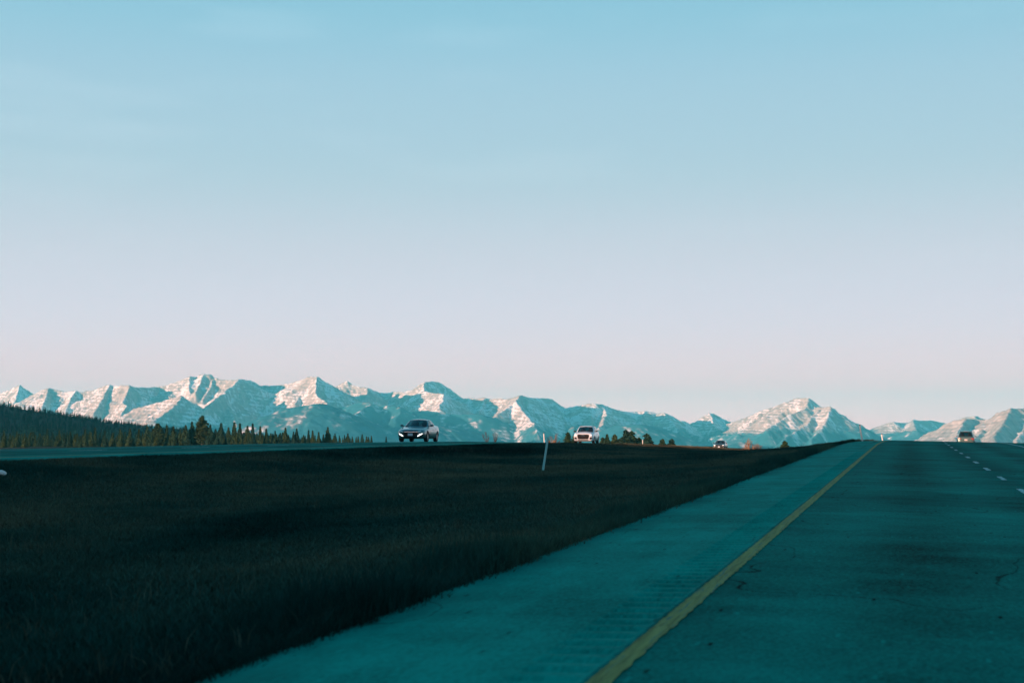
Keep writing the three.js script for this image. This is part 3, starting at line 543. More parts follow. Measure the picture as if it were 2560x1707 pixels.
// ------------------------------------------------------------------ roadside posts and a pale stone
{
  const postWhite = surface([0.5, 0.53, 0.5], 0.5), postShaded = surface([0.2, 0.42, 0.41], 0.6), postCap = surface([0.03, 0.03, 0.03], 0.6), reflector = surface([0.75, 0.78, 0.8], 0.15, { metalness: 0.6 });  // second post tone has teal shade put into its colour
  // flexible delineator: oval tube, flattened towards the top, dark cap, reflector plate
  function post(base, top, width, label, capped) {
    const axis = top.clone().sub(base), L = axis.length(), g = group('marker_post', base.x, base.y, base.z);
    g.quaternion.setFromUnitVectors(new THREE.Vector3(0, 1, 0), axis.normalize());
    const n = 9, m = 17, body = sheet(m, n, (i, j) => { const t = j / (n - 1), a = i / (m - 1) * 6.283, w = width / 2 * (1 - 0.12 * t), d = w * mix(1, 0.55, smooth(0.1, 0.5, t)); return [Math.cos(a) * w, mix(-0.25, L * (capped ? 0.93 : 0.985), t), Math.sin(a) * d]; });
    mesh('post_body', body, capped === null ? postShaded : postWhite, g);
    const cap = new THREE.SphereGeometry(width * 0.44, 12, 6, 0, 6.283, 0, 1.571); cap.scale(1, 0.6, 0.56); cap.translate(0, L * (capped ? 0.93 : 0.983), 0);
    mesh('cap', cap, capped ? postCap : capped === null ? postShaded : postWhite, g);
    if (capped) {
      const band = sheet(17, 2, (i, j) => { const a = i / 16 * 6.283, w = width * 0.45; return [Math.cos(a) * w, L * (j ? 0.965 : 0.915), Math.sin(a) * w * 0.58]; }); mesh('band', band, postCap, g);
      const plate = new THREE.CylinderGeometry(width * 0.3, width * 0.3, 0.012, 14); plate.rotateX(Math.PI / 2); plate.translate(0, L * 0.87, width * 0.29); mesh('reflector', plate, reflector, g);
    }
    return tag(g, label, 'marker post', 'roadside marker posts');
  }
  const on = (px, D) => { const p = survey(px, 1100, D); p.y = standY(p.x, p.z); return p; };
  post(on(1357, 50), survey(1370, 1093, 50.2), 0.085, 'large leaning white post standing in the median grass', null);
  post(on(1361.5, 151), survey(1359.5, 1081, 151), 0.12, 'slim sunlit post with dark tip directly behind the leaning one', true);
  post(on(1607.5, 205), survey(1607, 1099, 205), 0.12, 'short white post in front of the conifers right of the white car', false);
  post(on(2158, 101), survey(2150, 1060, 101), 0.13, 'tall leaning post on the crest beside the yellow line', true);
  post(on(2210, 146), survey(2205, 1083, 146), 0.14, 'shorter leaning post beyond the crest at the end of the yellow line', true);
  const p = survey(0, 1213, 33); p.y = standY(p.x, p.z);
  const stone = new THREE.IcosahedronGeometry(0.1, 3), a = stone.attributes.position;
  for (let k = 0; k < a.count; k++) { const x = a.getX(k), y = a.getY(k), z = a.getZ(k), s = 1 + 0.25 * fbm(x * 14 + 3, (y + z) * 14, 5, 3); a.setXYZ(k, x * s * 1.2, y * s * 0.75, z * s); }
  const st = mesh('pale_stone', toCreasedNormals(mergeVertices(stone), 0.7), surface([0.5, 0.55, 0.54], 0.9)); st.position.set(p.x, p.y + 0.09, p.z);
  tag(st, 'pale stone lying in the median grass at the left edge', 'stone');
}

// ------------------------------------------------------------------ cars
const { Brush, Evaluator, SUBTRACTION } = await import('three-bvh-csg');
const { TessellateModifier } = await import('three/addons/modifiers/TessellateModifier.js');
const tyreRubber = surface([0.012, 0.012, 0.012], 0.85), black = surface([0.006, 0.007, 0.008], 0.6, { specularIntensity: 0.4 }), trimBlack = surface([0.012, 0.014, 0.015], 0.35), chrome = surface([0.72, 0.74, 0.75], 0.12, { metalness: 1 }), alloy = surface([0.42, 0.45, 0.46], 0.3, { metalness: 0.9 });
const cabinDark = surface([0.018, 0.018, 0.019], 0.8), seatCloth = surface([0.05, 0.05, 0.052], 0.9), plateBlue = surface([0.42, 0.5, 0.56], 0.5), plateRed = surface([0.36, 0.34, 0.33], 0.6);
const glass = surface([0.34, 0.4, 0.4], 0.03, { transmission: 1, thickness: 0, ior: 1.5, side: THREE.DoubleSide });
const lampGlass = surface([0.5, 0.55, 0.57], 0.08, { metalness: 0.4, clearcoat: 1 }), darkLamp = surface([0.05, 0.06, 0.065], 0.08, { clearcoat: 1 }), redLamp = surface([0.28, 0.03, 0.02], 0.3);
const glow = (s) => surface([0.8, 0.8, 0.8], 0.3, { emissive: new THREE.Color(1, 0.97, 0.92), emissiveIntensity: s });
const spline = (pts, n) => { const c = new THREE.CatmullRomCurve3(pts.map((p) => new THREE.Vector3(p[0], p[1], 0)), false, 'catmullrom', 0.4); return c.getPoints(n); };

function bodyShell(stations, arches) {
  const rows = stations.map(([z, yb, yt, w, wt, belly = 0.5]) => {
    const hgt = yt - yb, half = spline([[0, yb], [w * 0.7, yb], [w * 0.93, yb + 0.05 * hgt + 0.02], [w * 0.985, yb + 0.25 * hgt], [w, yb + belly * hgt], [w * 0.985, yb + 0.74 * hgt], [mix(w, wt, 0.55), yt - 0.06 * hgt], [wt, yt], [wt * 0.5, yt + 0.028], [0, yt + 0.036]], 20);
    return [...half.map((p) => [p.x, p.y, z]), ...half.slice(1, -1).reverse().map((p) => [-p.x, p.y, z])];
  });
  const curve = (k) => new THREE.CatmullRomCurve3(rows.map((r) => new THREE.Vector3(...r[k])), false, 'catmullrom', 0.35);
  const n = rows[0].length, m = (rows.length - 1) * 4, lines = rows[0].map((_, k) => { const c = curve(k), out = []; for (let j = 0; j <= m; j++) out.push(c.getPoint(j / m)); return out; });
  const p = [], idx = [], at = (k, j) => (j * n) + (k % n);
  for (let j = 0; j <= m; j++) for (let k = 0; k < n; k++) p.push(lines[k][j].x, lines[k][j].y, lines[k][j].z);
  for (let j = 0; j < m; j++) for (let k = 0; k < n; k++) idx.push(at(k, j), at(k, j + 1), at(k + 1, j), at(k + 1, j), at(k, j + 1), at(k + 1, j + 1));
  for (const [j, flip] of [[0, 0], [m, 1]]) {
    const c = new THREE.Vector3(); for (let k = 0; k < n; k++) c.add(lines[k][j]); c.divideScalar(n); const q = p.length / 3; p.push(c.x, c.y, c.z);
    for (let k = 0; k < n; k++) flip ? idx.push(at(k, j), q, at(k + 1, j)) : idx.push(at(k + 1, j), q, at(k, j));
  }
  let g = new THREE.BufferGeometry(); g.setAttribute('position', new THREE.Float32BufferAttribute(p, 3)); g.setIndex(idx); g.computeVertexNormals();
  // make sure faces look outwards
  { const a = g.attributes.position, ix = g.index.array; let vol = 0; const A = new THREE.Vector3(), B = new THREE.Vector3(), C = new THREE.Vector3(); for (let k = 0; k < ix.length; k += 3) { A.fromBufferAttribute(a, ix[k]); B.fromBufferAttribute(a, ix[k + 1]); C.fromBufferAttribute(a, ix[k + 2]); vol += A.dot(B.cross(C)); } if (vol < 0) { for (let k = 0; k < ix.length; k += 3) { const t = ix[k]; ix[k] = ix[k + 1]; ix[k + 1] = t; } g.computeVertexNormals(); } }
  const ev = new Evaluator(); ev.attributes = ['position', 'normal']; ev.useGroups = false;
  let brush = new Brush(g); brush.updateMatrixWorld();
  for (const [z, r] of arches) for (const s of [-1, 1]) {
    const c = new THREE.CylinderGeometry(r, r, 0.6, 32); c.rotateZ(Math.PI / 2); c.translate(s * (0.93 - 0.26 + 0.3 - 0.02), r * 0.93, z);
    const b = new Brush(c); b.updateMatrixWorld(); brush = ev.evaluate(brush, b, SUBTRACTION); brush.updateMatrixWorld();
  }
  const out = brush.geometry; out.deleteAttribute('normal'); if (out.attributes.uv) out.deleteAttribute('uv'); out.clearGroups();
  return toCreasedNormals(out.index ? out.toNonIndexed() : out, 0.6);
}
// where an axis-parallel ray meets the shell: axis 0 = from the side, 2 = from front or rear
function caster(g, axis, sign) {
  const a = g.attributes.position.array, i = axis === 0 ? 2 : 0, tris = [];
  for (let k = 0; k < a.length; k += 9) { const x = [a[k + i], a[k + 3 + i], a[k + 6 + i]], y = [a[k + 1], a[k + 4], a[k + 7]], z = [a[k + axis], a[k + 3 + axis], a[k + 6 + axis]]; if (sign * (z[0] + z[1] + z[2]) < 0) continue; tris.push([Math.min(...x), Math.max(...x), Math.min(...y), Math.max(...y), x, y, z]); }
  return (p, q) => {
    let best = null;
    for (const t of tris) {
      if (p < t[0] || p > t[1] || q < t[2] || q > t[3]) continue;
      const [x0, x1, x2] = t[4], [y0, y1, y2] = t[5], d = (y1 - y2) * (x0 - x2) + (x2 - x1) * (y0 - y2); if (Math.abs(d) < 1e-12) continue;
      const u = ((y1 - y2) * (p - x2) + (x2 - x1) * (q - y2)) / d, v = ((y2 - y0) * (p - x2) + (x0 - x2) * (q - y2)) / d; if (u < -1e-4 || v < -1e-4 || u + v > 1.0001) continue;
      const z = u * t[6][0] + v * t[6][1] + (1 - u - v) * t[6][2]; if (best === null || sign * z > sign * best) best = z;
    }
    return best;
  };
}
function fitted(shell, poly, axis, sign, lift, cast) {      // a panel that follows the shell, `lift` proud of it
  let g = new THREE.ShapeGeometry(new THREE.Shape(poly.map((p) => new THREE.Vector2(...p)))).toNonIndexed();
  g.deleteAttribute('uv'); g.deleteAttribute('normal'); g = new TessellateModifier(0.09, 5).modify(g); g = mergeVertices(g, 1e-4);
  const a = g.attributes.position, out = []; let last = null;
  for (let k = 0; k < a.count; k++) { const z = cast(a.getX(k), a.getY(k)); out.push(z); if (z !== null) last = last === null ? z : sign * Math.max(sign * last, sign * z); }
  const fallback = out.filter((z) => z !== null).reduce((s, z, _, q) => s + z / q.length, 0);
  for (let k = 0; k < a.count; k++) { const p = a.getX(k), q = a.getY(k), z = (out[k] ?? fallback) + sign * lift; axis === 0 ? a.setXYZ(k, z, q, p) : a.setXYZ(k, p, q, z); }
  g.computeVertexNormals(); return g;
}
const mirrorX = (g) => { const c = g.clone(); c.scale(-1, 1, 1); const ix = c.index.array; for (let k = 0; k < ix.length; k += 3) { const t = ix[k]; ix[k] = ix[k + 1]; ix[k + 1] = t; } c.computeVertexNormals(); return c; };
function wheelParts(root, x, y, z, r, w, spokes) {
  const wheel = new THREE.Group(); wheel.name = 'wheel'; wheel.position.set(x, y, z); root.add(wheel);
  const s = Math.sign(x), prof = [[r * 0.66, -w / 2], [r * 0.93, -w / 2], [r * 0.985, -w * 0.42], [r, -w * 0.25], [r, w * 0.25], [r * 0.985, w * 0.42], [r * 0.93, w / 2], [r * 0.66, w / 2]].map((p) => new THREE.Vector2(...p));
  const tyre = new THREE.LatheGeometry(prof, 36); tyre.rotateZ(Math.PI / 2); mesh('tyre', tyre, tyreRubber, wheel);
  const bits = [], ring = new THREE.TorusGeometry(r * 0.645, r * 0.04, 6, 32); ring.rotateY(Math.PI / 2); ring.translate(s * w * 0.42, 0, 0); bits.push(ring);
  const hub = new THREE.CylinderGeometry(r * 0.17, r * 0.2, 0.05, 16); hub.rotateZ(Math.PI / 2); hub.translate(s * w * 0.36, 0, 0); bits.push(hub);
  for (let k = 0; k < spokes; k++) { const b = new THREE.BoxGeometry(0.03, r * 0.5, r * 0.13); b.translate(s * w * 0.38, r * 0.4, 0); b.rotateX(k / spokes * 6.283); bits.push(b); }
  mesh('rim', mergeGeometries(bits.map((b) => { b = b.toNonIndexed(); b.deleteAttribute('uv'); return b; })), alloy, wheel);
  const disc = new THREE.CylinderGeometry(r * 0.64, r * 0.64, 0.02, 24); disc.rotateZ(Math.PI / 2); disc.translate(s * w * 0.2, 0, 0); mesh('brake_disc', disc, black, wheel);
}
function buildCar(name, S) {
  const root = new THREE.Group(); root.name = numbered(name); scene.add(root);
  const paint = S.paint, shell = bodyShell(S.stations, S.arches);
  mesh('body', shell, paint, root);
  const front = caster(shell, 2, 1), rear = caster(shell, 2, -1), side = caster(shell, 0, 1);
  const F = (nm, poly, m, lift = 0.006, parent = root) => mesh(nm, fitted(shell, poly, 2, 1, lift, front), m, parent);
  const B = (nm, poly, m, lift = 0.006, parent = root) => mesh(nm, fitted(shell, poly, 2, -1, lift, rear), m, parent);
  const both = (fn, nm, poly, m, lift) => { const g = fitted(shell, poly, 2, fn === F ? 1 : -1, lift ?? 0.006, fn === F ? front : rear); mesh(nm, g, m, root); mesh(nm, mirrorX(g), m, root); };
  const sides = (nm, poly, m, lift = 0.004) => { const g = fitted(shell, poly, 0, 1, lift, side); return [mesh(nm, g, m, root), mesh(nm, mirrorX(g), m, root)]; };
  // cabin: a belt line and a roof line, windows and pillars between them
  const edge = (a, b, s) => [mix(a[0], b[0], s), mix(a[1], b[1], 1 - Math.sqrt(1 - s * 0.999) * (a[0] === 0 ? 1 : 1 - s) - (a[0] === 0 ? 0 : (1 - Math.sqrt(1 - s * 0.999) * (1 - s)) - s)), mix(a[2], b[2], a[0] === 0 || b[0] === 0 ? (a[0] === 0 ? s * s : 1 - (1 - s) ** 2) : s)];
  const lerp3 = (a, b, s) => { const c = edge(a, b, s); c[1] = mix(a[1], b[1], s); return c; };
  const frame = [], panes = {};
  const pane = (seg, t0, t1, s0, s1, nx, ny, sgn, push) => {
    const [b0, b1, t0p, t1p] = seg;
    const g = sheet(nx, ny, (i, j) => { const s = mix(s0, s1, i / (nx - 1)), t = mix(t0, t1, j / (ny - 1)), a = lerp3(b0, b1, s), c = lerp3(t0p, t1p, s), k = 0.035 * Math.sin(Math.PI * t); return [(mix(a[0], c[0], t) + k * (a[0] > 0.05 ? 1 : 0) * (b0[0] === 0 || b1[0] === 0 ? 0.3 : 1)) * sgn, mix(a[1], c[1], t), mix(a[2], c[2], t) + k * S.bulge * (b0[0] === 0 ? 1 : b1[0] === 0 ? -1 : 0)]; });
    push(g);
  };
  S.cabin.forEach(([kind, nm], k) => {
    const b0 = S.belt[k], b1 = S.belt[k + 1], t0 = S.roof[k], t1 = S.roof[k + 1], seg = [b0, b1, t0, t1];
    for (const sgn of [1, -1]) {
      if (kind === 'pillar') pane(seg, -0.03, 1, 0, 1, 3, 7, sgn, (g) => frame.push(g));
      else {
        pane(seg, -0.03, 0.05, 0, 1, 9, 2, sgn, (g) => frame.push(g)); pane(seg, 0.93, 1, 0, 1, 9, 2, sgn, (g) => frame.push(g));
        pane(seg, 0.05, 0.93, 0, 1, 9, 7, sgn, (g) => (panes[nm] ??= []).push(g));
      }
    }
  });
  const N = 11, sidePts = S.roof.slice(1, -1), fz = S.roof[0][2] - sidePts[0][2], rz = S.roof[S.roof.length - 1][2] - sidePts[sidePts.length - 1][2], fy = S.roof[0][1] - sidePts[0][1], ry = S.roof[S.roof.length - 1][1] - sidePts[sidePts.length - 1][1];
  frame.push(sheet(N, sidePts.length, (i, j) => { const q = i / (N - 1) * 2 - 1, [x, y, z] = sidePts[j], t = j / (sidePts.length - 1); return [x * q, y + (1 - q * q) * (mix(fy, ry, t) + 0.02 * Math.sin(Math.PI * t)), z + (1 - q * q) * mix(fz, rz, t)]; }));
  mesh('cabin_frame', mergeGeometries(frame), paint, root);
  for (const [nm, list] of Object.entries(panes)) {
    if (nm === 'windshield' || nm === 'rear_window') mesh(nm, mergeGeometries(list), glass, root); else for (const g of list) mesh(nm, g, glass, root);
  }
  // cabin inside
  const z0 = S.belt[1][2], deck = new THREE.BoxGeometry(1.34, 0.05, S.belt[0][2] - S.belt[S.belt.length - 1][2] - 0.35); deck.translate(0, S.belt[2][1] + 0.045, (S.belt[0][2] + S.belt[S.belt.length - 1][2]) / 2 - 0.02); mesh('dashboard', deck, cabinDark, root);
  for (const [x, z] of [[0.36, z0 - 1.0], [-0.36, z0 - 1.0], [0.38, z0 - 1.8], [-0.38, z0 - 1.8]]) {
    const b = new THREE.CapsuleGeometry(0.19, 0.2, 4, 12); b.scale(1, 1, 0.35); b.translate(x, S.belt[2][1] + 0.1, z); const h = new THREE.CapsuleGeometry(0.075, 0.12, 4, 10); h.rotateZ(Math.PI / 2); h.scale(1, 1, 0.6); h.translate(x, S.belt[2][1] + 0.36 * S.head, z);
    const s = mesh('seat', b, seatCloth, root); mesh('headrest', h, seatCloth, s);
  }
  const sw = new THREE.TorusGeometry(0.18, 0.017, 6, 24); sw.rotateX(-0.4); sw.translate(0.36, S.belt[2][1] + 0.08, z0 - 0.42); mesh('steering_wheel', sw, black, root);
  const mir = new THREE.BoxGeometry(0.22, 0.065, 0.03); mir.translate(0, S.roof[1][1] - 0.06, S.roof[1][2] + 0.03); mesh('rear_view_mirror', mir, black, root);
  // wheels, door mirrors, doors
  for (const [z, r] of S.arches) for (const s of [-1, 1]) wheelParts(root, s * (S.track / 2), r * 0.93, z, r * 0.93, 0.22, S.spokes);
  for (const s of [-1, 1]) {
    const m = new THREE.SphereGeometry(0.1, 16, 10); m.scale(1.15, 0.72, 0.62); m.translate(s * (S.belt[2][0] + 0.19), S.belt[2][1] + 0.1, S.belt[2][2] - 0.12);
    const shellM = mesh('door_mirror', m, S.mirror ?? paint, root);
    const arm = new THREE.BoxGeometry(0.16, 0.035, 0.07); arm.translate(s * (S.belt[2][0] + 0.07), S.belt[2][1] + 0.045, S.belt[2][2] - 0.12); mesh('mirror_arm', arm, trimBlack, shellM);
    const face = new THREE.CircleGeometry(0.085, 18); face.scale(1.15, 0.7, 1); face.rotateY(Math.PI); face.translate(s * (S.belt[2][0] + 0.19), S.belt[2][1] + 0.1, S.belt[2][2] - 0.172); mesh('mirror_glass', face, chrome, shellM);
  }
  for (const [nm, poly, hz, hy] of S.doors) {
    const pair = sides(nm, poly, paint, 0.006);
    pair.forEach((d, q) => { const x = side(hz, hy) ?? 0.9, h = new THREE.CapsuleGeometry(0.016, 0.17, 3, 8); h.rotateX(Math.PI / 2); h.translate((q ? -1 : 1) * (x + 0.03), hy, hz); mesh('handle', h, S.handle ?? paint, d); });
  }
  sides('sill', S.sill, trimBlack, 0.008);
  S.detail({ root, F, B, both, sides, front, rear, side, paint });
  return root;
}
const doorPoly = (z0, z1, y0, y1, rake = 0.1) => [[z0, y0], [z1, y0], [z1 + 0.02, mix(y0, y1, 0.6)], [z1 - rake * 0.3, y1], [z0 + rake * 0.2, y1], [z0 - 0.02, mix(y0, y1, 0.5)]];
function plate(root, z, y, m, w = 0.32, h = 0.16, back = false) {
  const p = new THREE.BoxGeometry(w, h, 0.012); p.translate(0, y, z); const o = mesh('licence_plate', p, m, root);
  return o;
}
function park(car, px, D, heading, y, away = false) {
  const p = survey(px, 1100, D); car.position.set(p.x, y(p), p.z); car.rotation.y = away ? Math.PI - heading : -heading; return car;
}
const onFar = (p) => { const [u, v] = toUV(p.x, p.z); return farTop(u, v) + 0.002; }, onRoad = (p) => { const [u, v] = toUV(p.x, p.z); return roadTop(u, v) + 0.002; };
const R2D = Math.PI / 180;

// dark sedan with bright running lights
{
  const paint = surface([0.008, 0.085, 0.1], 0.3, { metalness: 0.55, clearcoat: 1, clearcoatRoughness: 0.04 });
  const stations = [[2.46, 0.34, 0.66, 0.5, 0.4], [2.42, 0.26, 0.71, 0.66, 0.54], [2.3, 0.21, 0.75, 0.79, 0.64], [2.05, 0.19, 0.8, 0.87, 0.7], [1.6, 0.19, 0.86, 0.905, 0.74], [1.2, 0.19, 0.92, 0.92, 0.77], [0.9, 0.19, 0.955, 0.925, 0.8], [0, 0.19, 0.95, 0.925, 0.82], [-0.8, 0.19, 0.965, 0.925, 0.82], [-1.5, 0.2, 0.995, 0.92, 0.78], [-1.95, 0.22, 1.03, 0.9, 0.74], [-2.25, 0.27, 1.03, 0.84, 0.7], [-2.41, 0.33, 0.99, 0.76, 0.6], [-2.46, 0.42, 0.9, 0.58, 0.46]];
  const car = buildCar('sedan_car', {
    paint, stations, arches: [[1.46, 0.37], [-1.37, 0.37]], track: 1.6, spokes: 7, head: 0.86, bulge: 1,
    belt: [[0, 0.99, 1.16], [0.7, 0.955, 0.86], [0.79, 0.945, 0.74], [0.815, 0.945, -0.22], [0.815, 0.945, -0.3], [0.79, 0.965, -1.12], [0.74, 0.985, -1.4], [0.62, 1.01, -1.72], [0, 1.03, -1.92]],
    roof: [[0, 1.425, 0.3], [0.5, 1.395, 0.16], [0.555, 1.385, 0.06], [0.59, 1.41, -0.26], [0.59, 1.41, -0.34], [0.575, 1.385, -0.86], [0.55, 1.365, -1.02], [0.48, 1.355, -1.14], [0, 1.375, -1.24]],
    cabin: [['glass', 'windshield'], ['pillar'], ['glass', 'front_side_window'], ['pillar'], ['glass', 'rear_side_window'], ['pillar'], ['pillar'], ['glass', 'rear_window']],
    doors: [['front_door', doorPoly(0.72, -0.26, 0.33, 0.9), -0.08, 0.78], ['rear_door', doorPoly(-0.3, -1.02, 0.33, 0.9), -0.9, 0.8]],
    sill: [[1.02, 0.22], [-0.95, 0.22], [-0.95, 0.3], [1.02, 0.29]], mirror: paint,
    detail: ({ root, F, both, B, front }) => {
      const grille = F('grille', [[-0.46, 0.6], [0.46, 0.6], [0.5, 0.54], [0.34, 0.33], [-0.34, 0.33], [-0.5, 0.54]], black, 0.008);
      for (let k = 0; k < 4; k++) { const y = 0.545 - k * 0.05, w = 0.46 - k * 0.035; F('grille_bar', [[-w, y - 0.005], [w, y - 0.005], [w, y + 0.006], [-w, y + 0.006]], trimBlack, 0.016, grille); }
      F('chrome_strip', [[-0.58, 0.645], [-0.44, 0.618], [0.44, 0.618], [0.58, 0.645], [0.58, 0.66], [0.44, 0.636], [-0.44, 0.636], [-0.58, 0.66]], chrome, 0.014);
      F('lower_grille', [[-0.5, 0.31], [0.5, 0.31], [0.42, 0.25], [-0.42, 0.25]], trimBlack, 0.008);
      both(F, 'headlight', [[0.46, 0.65], [0.6, 0.645], [0.76, 0.69], [0.82, 0.745], [0.72, 0.735], [0.58, 0.7]], lampGlass, 0.008);
      both(F, 'lamp_surround', [[0.44, 0.36], [0.78, 0.54], [0.82, 0.5], [0.78, 0.4], [0.6, 0.3]], trimBlack, 0.006);
      both(F, 'running_light', [[0.45, 0.34], [0.5, 0.345], [0.72, 0.46], [0.77, 0.52], [0.71, 0.525], [0.58, 0.47], [0.48, 0.4]], glow(1.0), 0.016);
      plate(root, (front(0, 0.46) ?? 2.46) + 0.03, 0.46, plateBlue, 0.31, 0.155);
      both(B, 'tail_light', [[0.5, 0.82], [0.72, 0.86], [0.76, 0.78], [0.7, 0.72], [0.5, 0.74]], redLamp);
    },
  });
  tag(park(car, 1047, 92, 9 * R2D, onFar), 'dark teal sedan with bright running lights on the far carriageway', 'car', 'cars on the highway');
}
// small SUV body, shared by the three taller cars
const suvStations = (dz = 0, lift = 0) => [[2.25, 0.38, 0.84, 0.62, 0.48], [2.22, 0.3, 0.9, 0.77, 0.6], [2.1, 0.25, 0.96, 0.86, 0.68], [1.8, 0.23, 1.01, 0.91, 0.73], [1.3, 0.23, 1.045, 0.925, 0.77], [0.95, 0.23, 1.06, 0.93, 0.8], [0, 0.23, 1.03, 0.93, 0.83], [-1, 0.23, 1.06, 0.93, 0.83], [-1.7, 0.25, 1.08, 0.92, 0.81], [-2.05, 0.3, 1.08, 0.89, 0.77], [-2.2, 0.36, 1.05, 0.82, 0.72], [-2.25, 0.46, 0.96, 0.7, 0.6]].map((s) => [s[0], s[1], s[2] + lift, s[3], s[4]]);
const suvSpec = (paint, H, more) => ({
  paint, stations: suvStations(), arches: [[1.36, 0.39], [-1.32, 0.39]], track: 1.6, spokes: 5, head: 1, bulge: 1,
  belt: [[0, 1.085, 1.22], [0.7, 1.055, 0.94], [0.8, 1.045, 0.82], [0.825, 1.03, -0.2], [0.825, 1.03, -0.28], [0.82, 1.05, -1.1], [0.81, 1.06, -1.2], [0.77, 1.09, -1.74], [0.7, 1.1, -1.86], [0, 1.11, -2.02]],
  roof: [[0, H - 0.015, 0.42], [0.54, H - 0.045, 0.28], [0.6, H - 0.055, 0.18], [0.63, H - 0.025, -0.24], [0.63, H - 0.025, -0.32], [0.62, H - 0.035, -1.0], [0.615, H - 0.037, -1.08], [0.6, H - 0.06, -1.5], [0.54, H - 0.07, -1.58], [0, H - 0.05, -1.68]],
  cabin: [['glass', 'windshield'], ['pillar'], ['glass', 'front_side_window'], ['pillar'], ['glass', 'rear_side_window'], ['pillar'], ['glass', 'quarter_window'], ['pillar'], ['glass', 'rear_window']],
  doors: [['front_door', doorPoly(0.78, -0.24, 0.36, 0.98), -0.06, 0.88], ['rear_door', doorPoly(-0.28, -1.0, 0.36, 0.98), -0.86, 0.9]],
  sill: [[0.95, 0.26], [-0.9, 0.26], [-0.9, 0.36], [0.95, 0.35]], ...more,
});
const roofRails = (root, H) => { for (const s of [-1, 1]) { const c = new THREE.TubeGeometry(new THREE.CatmullRomCurve3([[0.1, -0.01], [0, 0.04], [-0.5, 0.055], [-1.1, 0.045], [-1.3, 0]].map(([z, y]) => new THREE.Vector3(s * 0.56, H - 0.03 + y, z))), 20, 0.016, 6); mesh('roof_rail', c, trimBlack, root); } };
{
  const H = 1.61, paint = surface([0.6, 0.64, 0.66], 0.35, { clearcoat: 1, clearcoatRoughness: 0.05 });
  const car = buildCar('suv_car', suvSpec(paint, H, {
    mirror: trimBlack,
    detail: ({ root, F, both, B, front }) => {
      const grille = F('grille', [[-0.46, 0.835], [0.46, 0.835], [0.53, 0.75], [0.5, 0.55], [0.4, 0.43], [-0.4, 0.43], [-0.5, 0.55], [-0.53, 0.75]], black, 0.01);
      F('grille_frame', [[-0.47, 0.85], [0.47, 0.85], [0.46, 0.835], [-0.46, 0.835]], trimBlack, 0.016, grille);
      for (let k = 0; k < 6; k++) { const y = 0.5 + k * 0.045; F('grille_bar', [[-0.38, y], [0.38, y], [0.38, y + 0.008], [-0.38, y + 0.008]], trimBlack, 0.02, grille); }
      for (let k = 0; k < 4; k++) { const t = new THREE.TorusGeometry(0.044, 0.008, 8, 24); t.translate((k - 1.5) * 0.066, 0.755, (front(0, 0.755) ?? 2.2) + 0.035); mesh('emblem_ring', t, chrome, grille); }
      both(F, 'headlight', [[0.5, 0.78], [0.72, 0.8], [0.82, 0.87], [0.74, 0.875], [0.56, 0.84], [0.46, 0.83]], lampGlass, 0.01);
      both(F, 'running_light', [[0.6, 0.775], [0.73, 0.79], [0.78, 0.84], [0.7, 0.84], [0.6, 0.81]], glow(0.6), 0.02);
      both(F, 'bumper_intake', [[0.56, 0.46], [0.6, 0.58], [0.72, 0.62], [0.78, 0.58], [0.8, 0.46], [0.66, 0.4]], black, 0.01);
      F('lower_grille', [[-0.42, 0.385], [0.42, 0.385], [0.48, 0.33], [-0.48, 0.33]], black, 0.01);
      F('skid_plate', [[-0.5, 0.315], [0.5, 0.315], [0.46, 0.285], [-0.46, 0.285]], surface([0.5, 0.5, 0.5], 0.4), 0.012);
      roofRails(root, H); both(B, 'tail_light', [[0.48, 0.94], [0.76, 0.97], [0.8, 0.88], [0.7, 0.82], [0.48, 0.84]], redLamp);
    },
  }));
  tag(park(car, 1467, 129, 11 * R2D, onFar), 'white SUV with black grille and emblem, sunlit on the far carriageway', 'car', 'cars on the highway');
}
{
  const H = 1.56, paint = surface([0.03, 0.04, 0.038], 0.32, { metalness: 0.5, clearcoat: 1 });
  const car = buildCar('suv_car', suvSpec(paint, H, {
    mirror: trimBlack,
    detail: ({ root, F, both, front, B }) => {
      const grille = F('grille', [[-0.42, 0.79], [0.42, 0.79], [0.4, 0.62], [-0.4, 0.62]], black, 0.01);
      for (let k = 0; k < 3; k++) { const y = 0.65 + k * 0.05; F('grille_bar', [[-0.4, y], [0.4, y], [0.4, y + 0.012], [-0.4, y + 0.012]], chrome, 0.018, grille); }
      both(F, 'headlight', [[0.54, 0.75], [0.72, 0.76], [0.78, 0.84], [0.68, 0.835], [0.54, 0.8]], glow(0.5), 0.012);
      F('lower_grille', [[-0.5, 0.5], [0.5, 0.5], [0.44, 0.36], [-0.44, 0.36]], black, 0.01);
      both(F, 'fog_lamp', [[0.62, 0.44], [0.72, 0.44], [0.72, 0.52], [0.62, 0.52]], lampGlass, 0.014);
      plate(root, (front(0, 0.56) ?? 2.25) + 0.03, 0.56, plateBlue); both(B, 'tail_light', [[0.48, 0.94], [0.76, 0.97], [0.8, 0.88], [0.7, 0.82], [0.48, 0.84]], redLamp);
    },
  }));
  tag(park(car, 1802, 222, 15 * R2D, onFar), 'most distant oncoming car, dark with glowing headlights', 'car', 'cars on the highway');
}
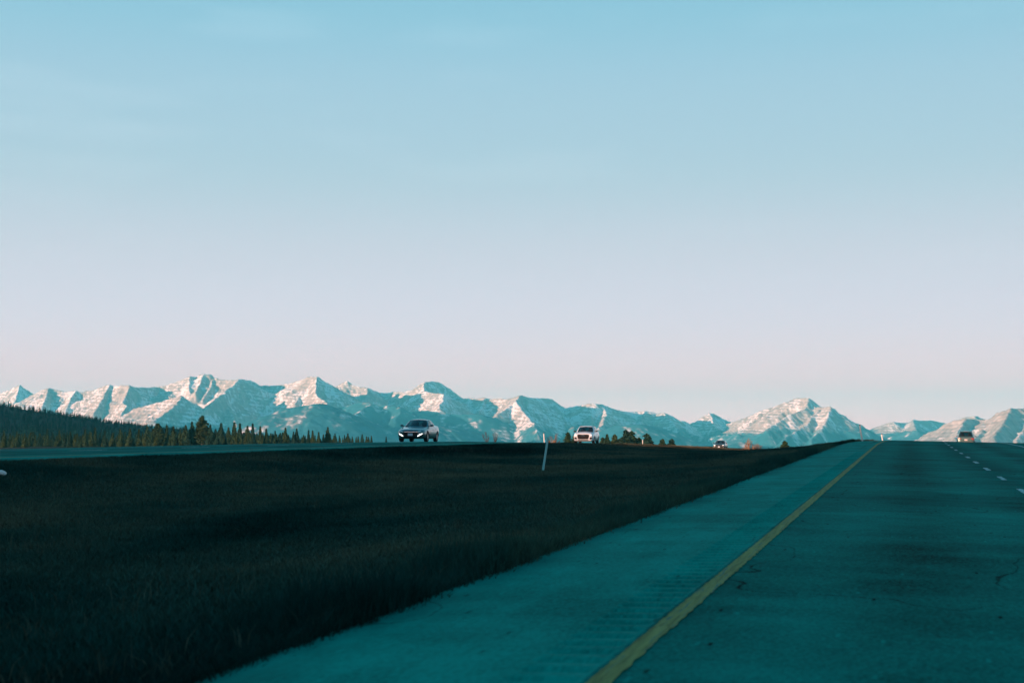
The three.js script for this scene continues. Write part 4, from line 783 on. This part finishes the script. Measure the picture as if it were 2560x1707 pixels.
{
  const H = 1.7, paint = surface([0.055, 0.115, 0.11], 0.34, { metalness: 0.5, clearcoat: 0.7, clearcoatRoughness: 0.15 });
  const car = buildCar('suv_car', suvSpec(paint, H, {
    detail: ({ root, F, B, both, rear }) => {
      both(B, 'tail_light', [[0.5, 0.9], [0.66, 0.93], [0.8, 0.98], [0.84, 0.88], [0.8, 0.74], [0.7, 0.72], [0.66, 0.82], [0.5, 0.84]], redLamp, 0.012);
      const gate = B('tailgate', [[-0.58, 0.98], [0.58, 0.98], [0.6, 0.7], [0.54, 0.58], [-0.54, 0.58], [-0.6, 0.7]], paint, 0.006);
      B('tailgate_trim', [[-0.36, 0.845], [0.36, 0.845], [0.36, 0.87], [-0.36, 0.87]], chrome, 0.016, gate);
      plate(root, (rear(0, 0.74) ?? -2.25) - 0.02, 0.74, plateRed);
      B('rear_bumper', [[-0.74, 0.56], [0.74, 0.56], [0.76, 0.46], [0.66, 0.4], [-0.66, 0.4], [-0.76, 0.46]], surface([0.12, 0.12, 0.09], 0.5), 0.014);
      both(B, 'reflector', [[0.54, 0.49], [0.68, 0.49], [0.68, 0.52], [0.54, 0.52]], redLamp, 0.022);
      const sp = new THREE.BoxGeometry(1.02, 0.035, 0.2); sp.rotateX(-0.12); sp.translate(0, H - 0.05, -1.72); mesh('roof_spoiler', sp, paint, root);
      const brake = new THREE.BoxGeometry(0.3, 0.014, 0.02); brake.translate(0, H - 0.055, -1.83); mesh('high_brake_light', brake, redLamp, root);
      const wiper = new THREE.CapsuleGeometry(0.01, 0.42, 3, 6); wiper.rotateZ(1.35); wiper.translate(0.16, 1.2, -2.0); mesh('rear_wiper', wiper, black, root);
      const pipe = new THREE.CylinderGeometry(0.035, 0.035, 0.14, 12); pipe.rotateX(Math.PI / 2); pipe.translate(-0.5, 0.33, -2.2); mesh('exhaust_pipe', pipe, chrome, root);
      both(F, 'headlight', [[0.48, 0.78], [0.74, 0.8], [0.82, 0.88], [0.7, 0.88], [0.48, 0.84]], lampGlass, 0.01);
      roofRails(root, H);
    },
  }));
  tag(park(car, 2417, 157, 18.4 * R2D, onRoad, true), 'beige SUV driving away over the crest in the right lane', 'car', 'cars on the highway');
}

scene.fog = new THREE.FogExp2(new THREE.Color().setRGB(0.1, 0.82, 1.0), 0.00005);
renderer.render(scene, camera);
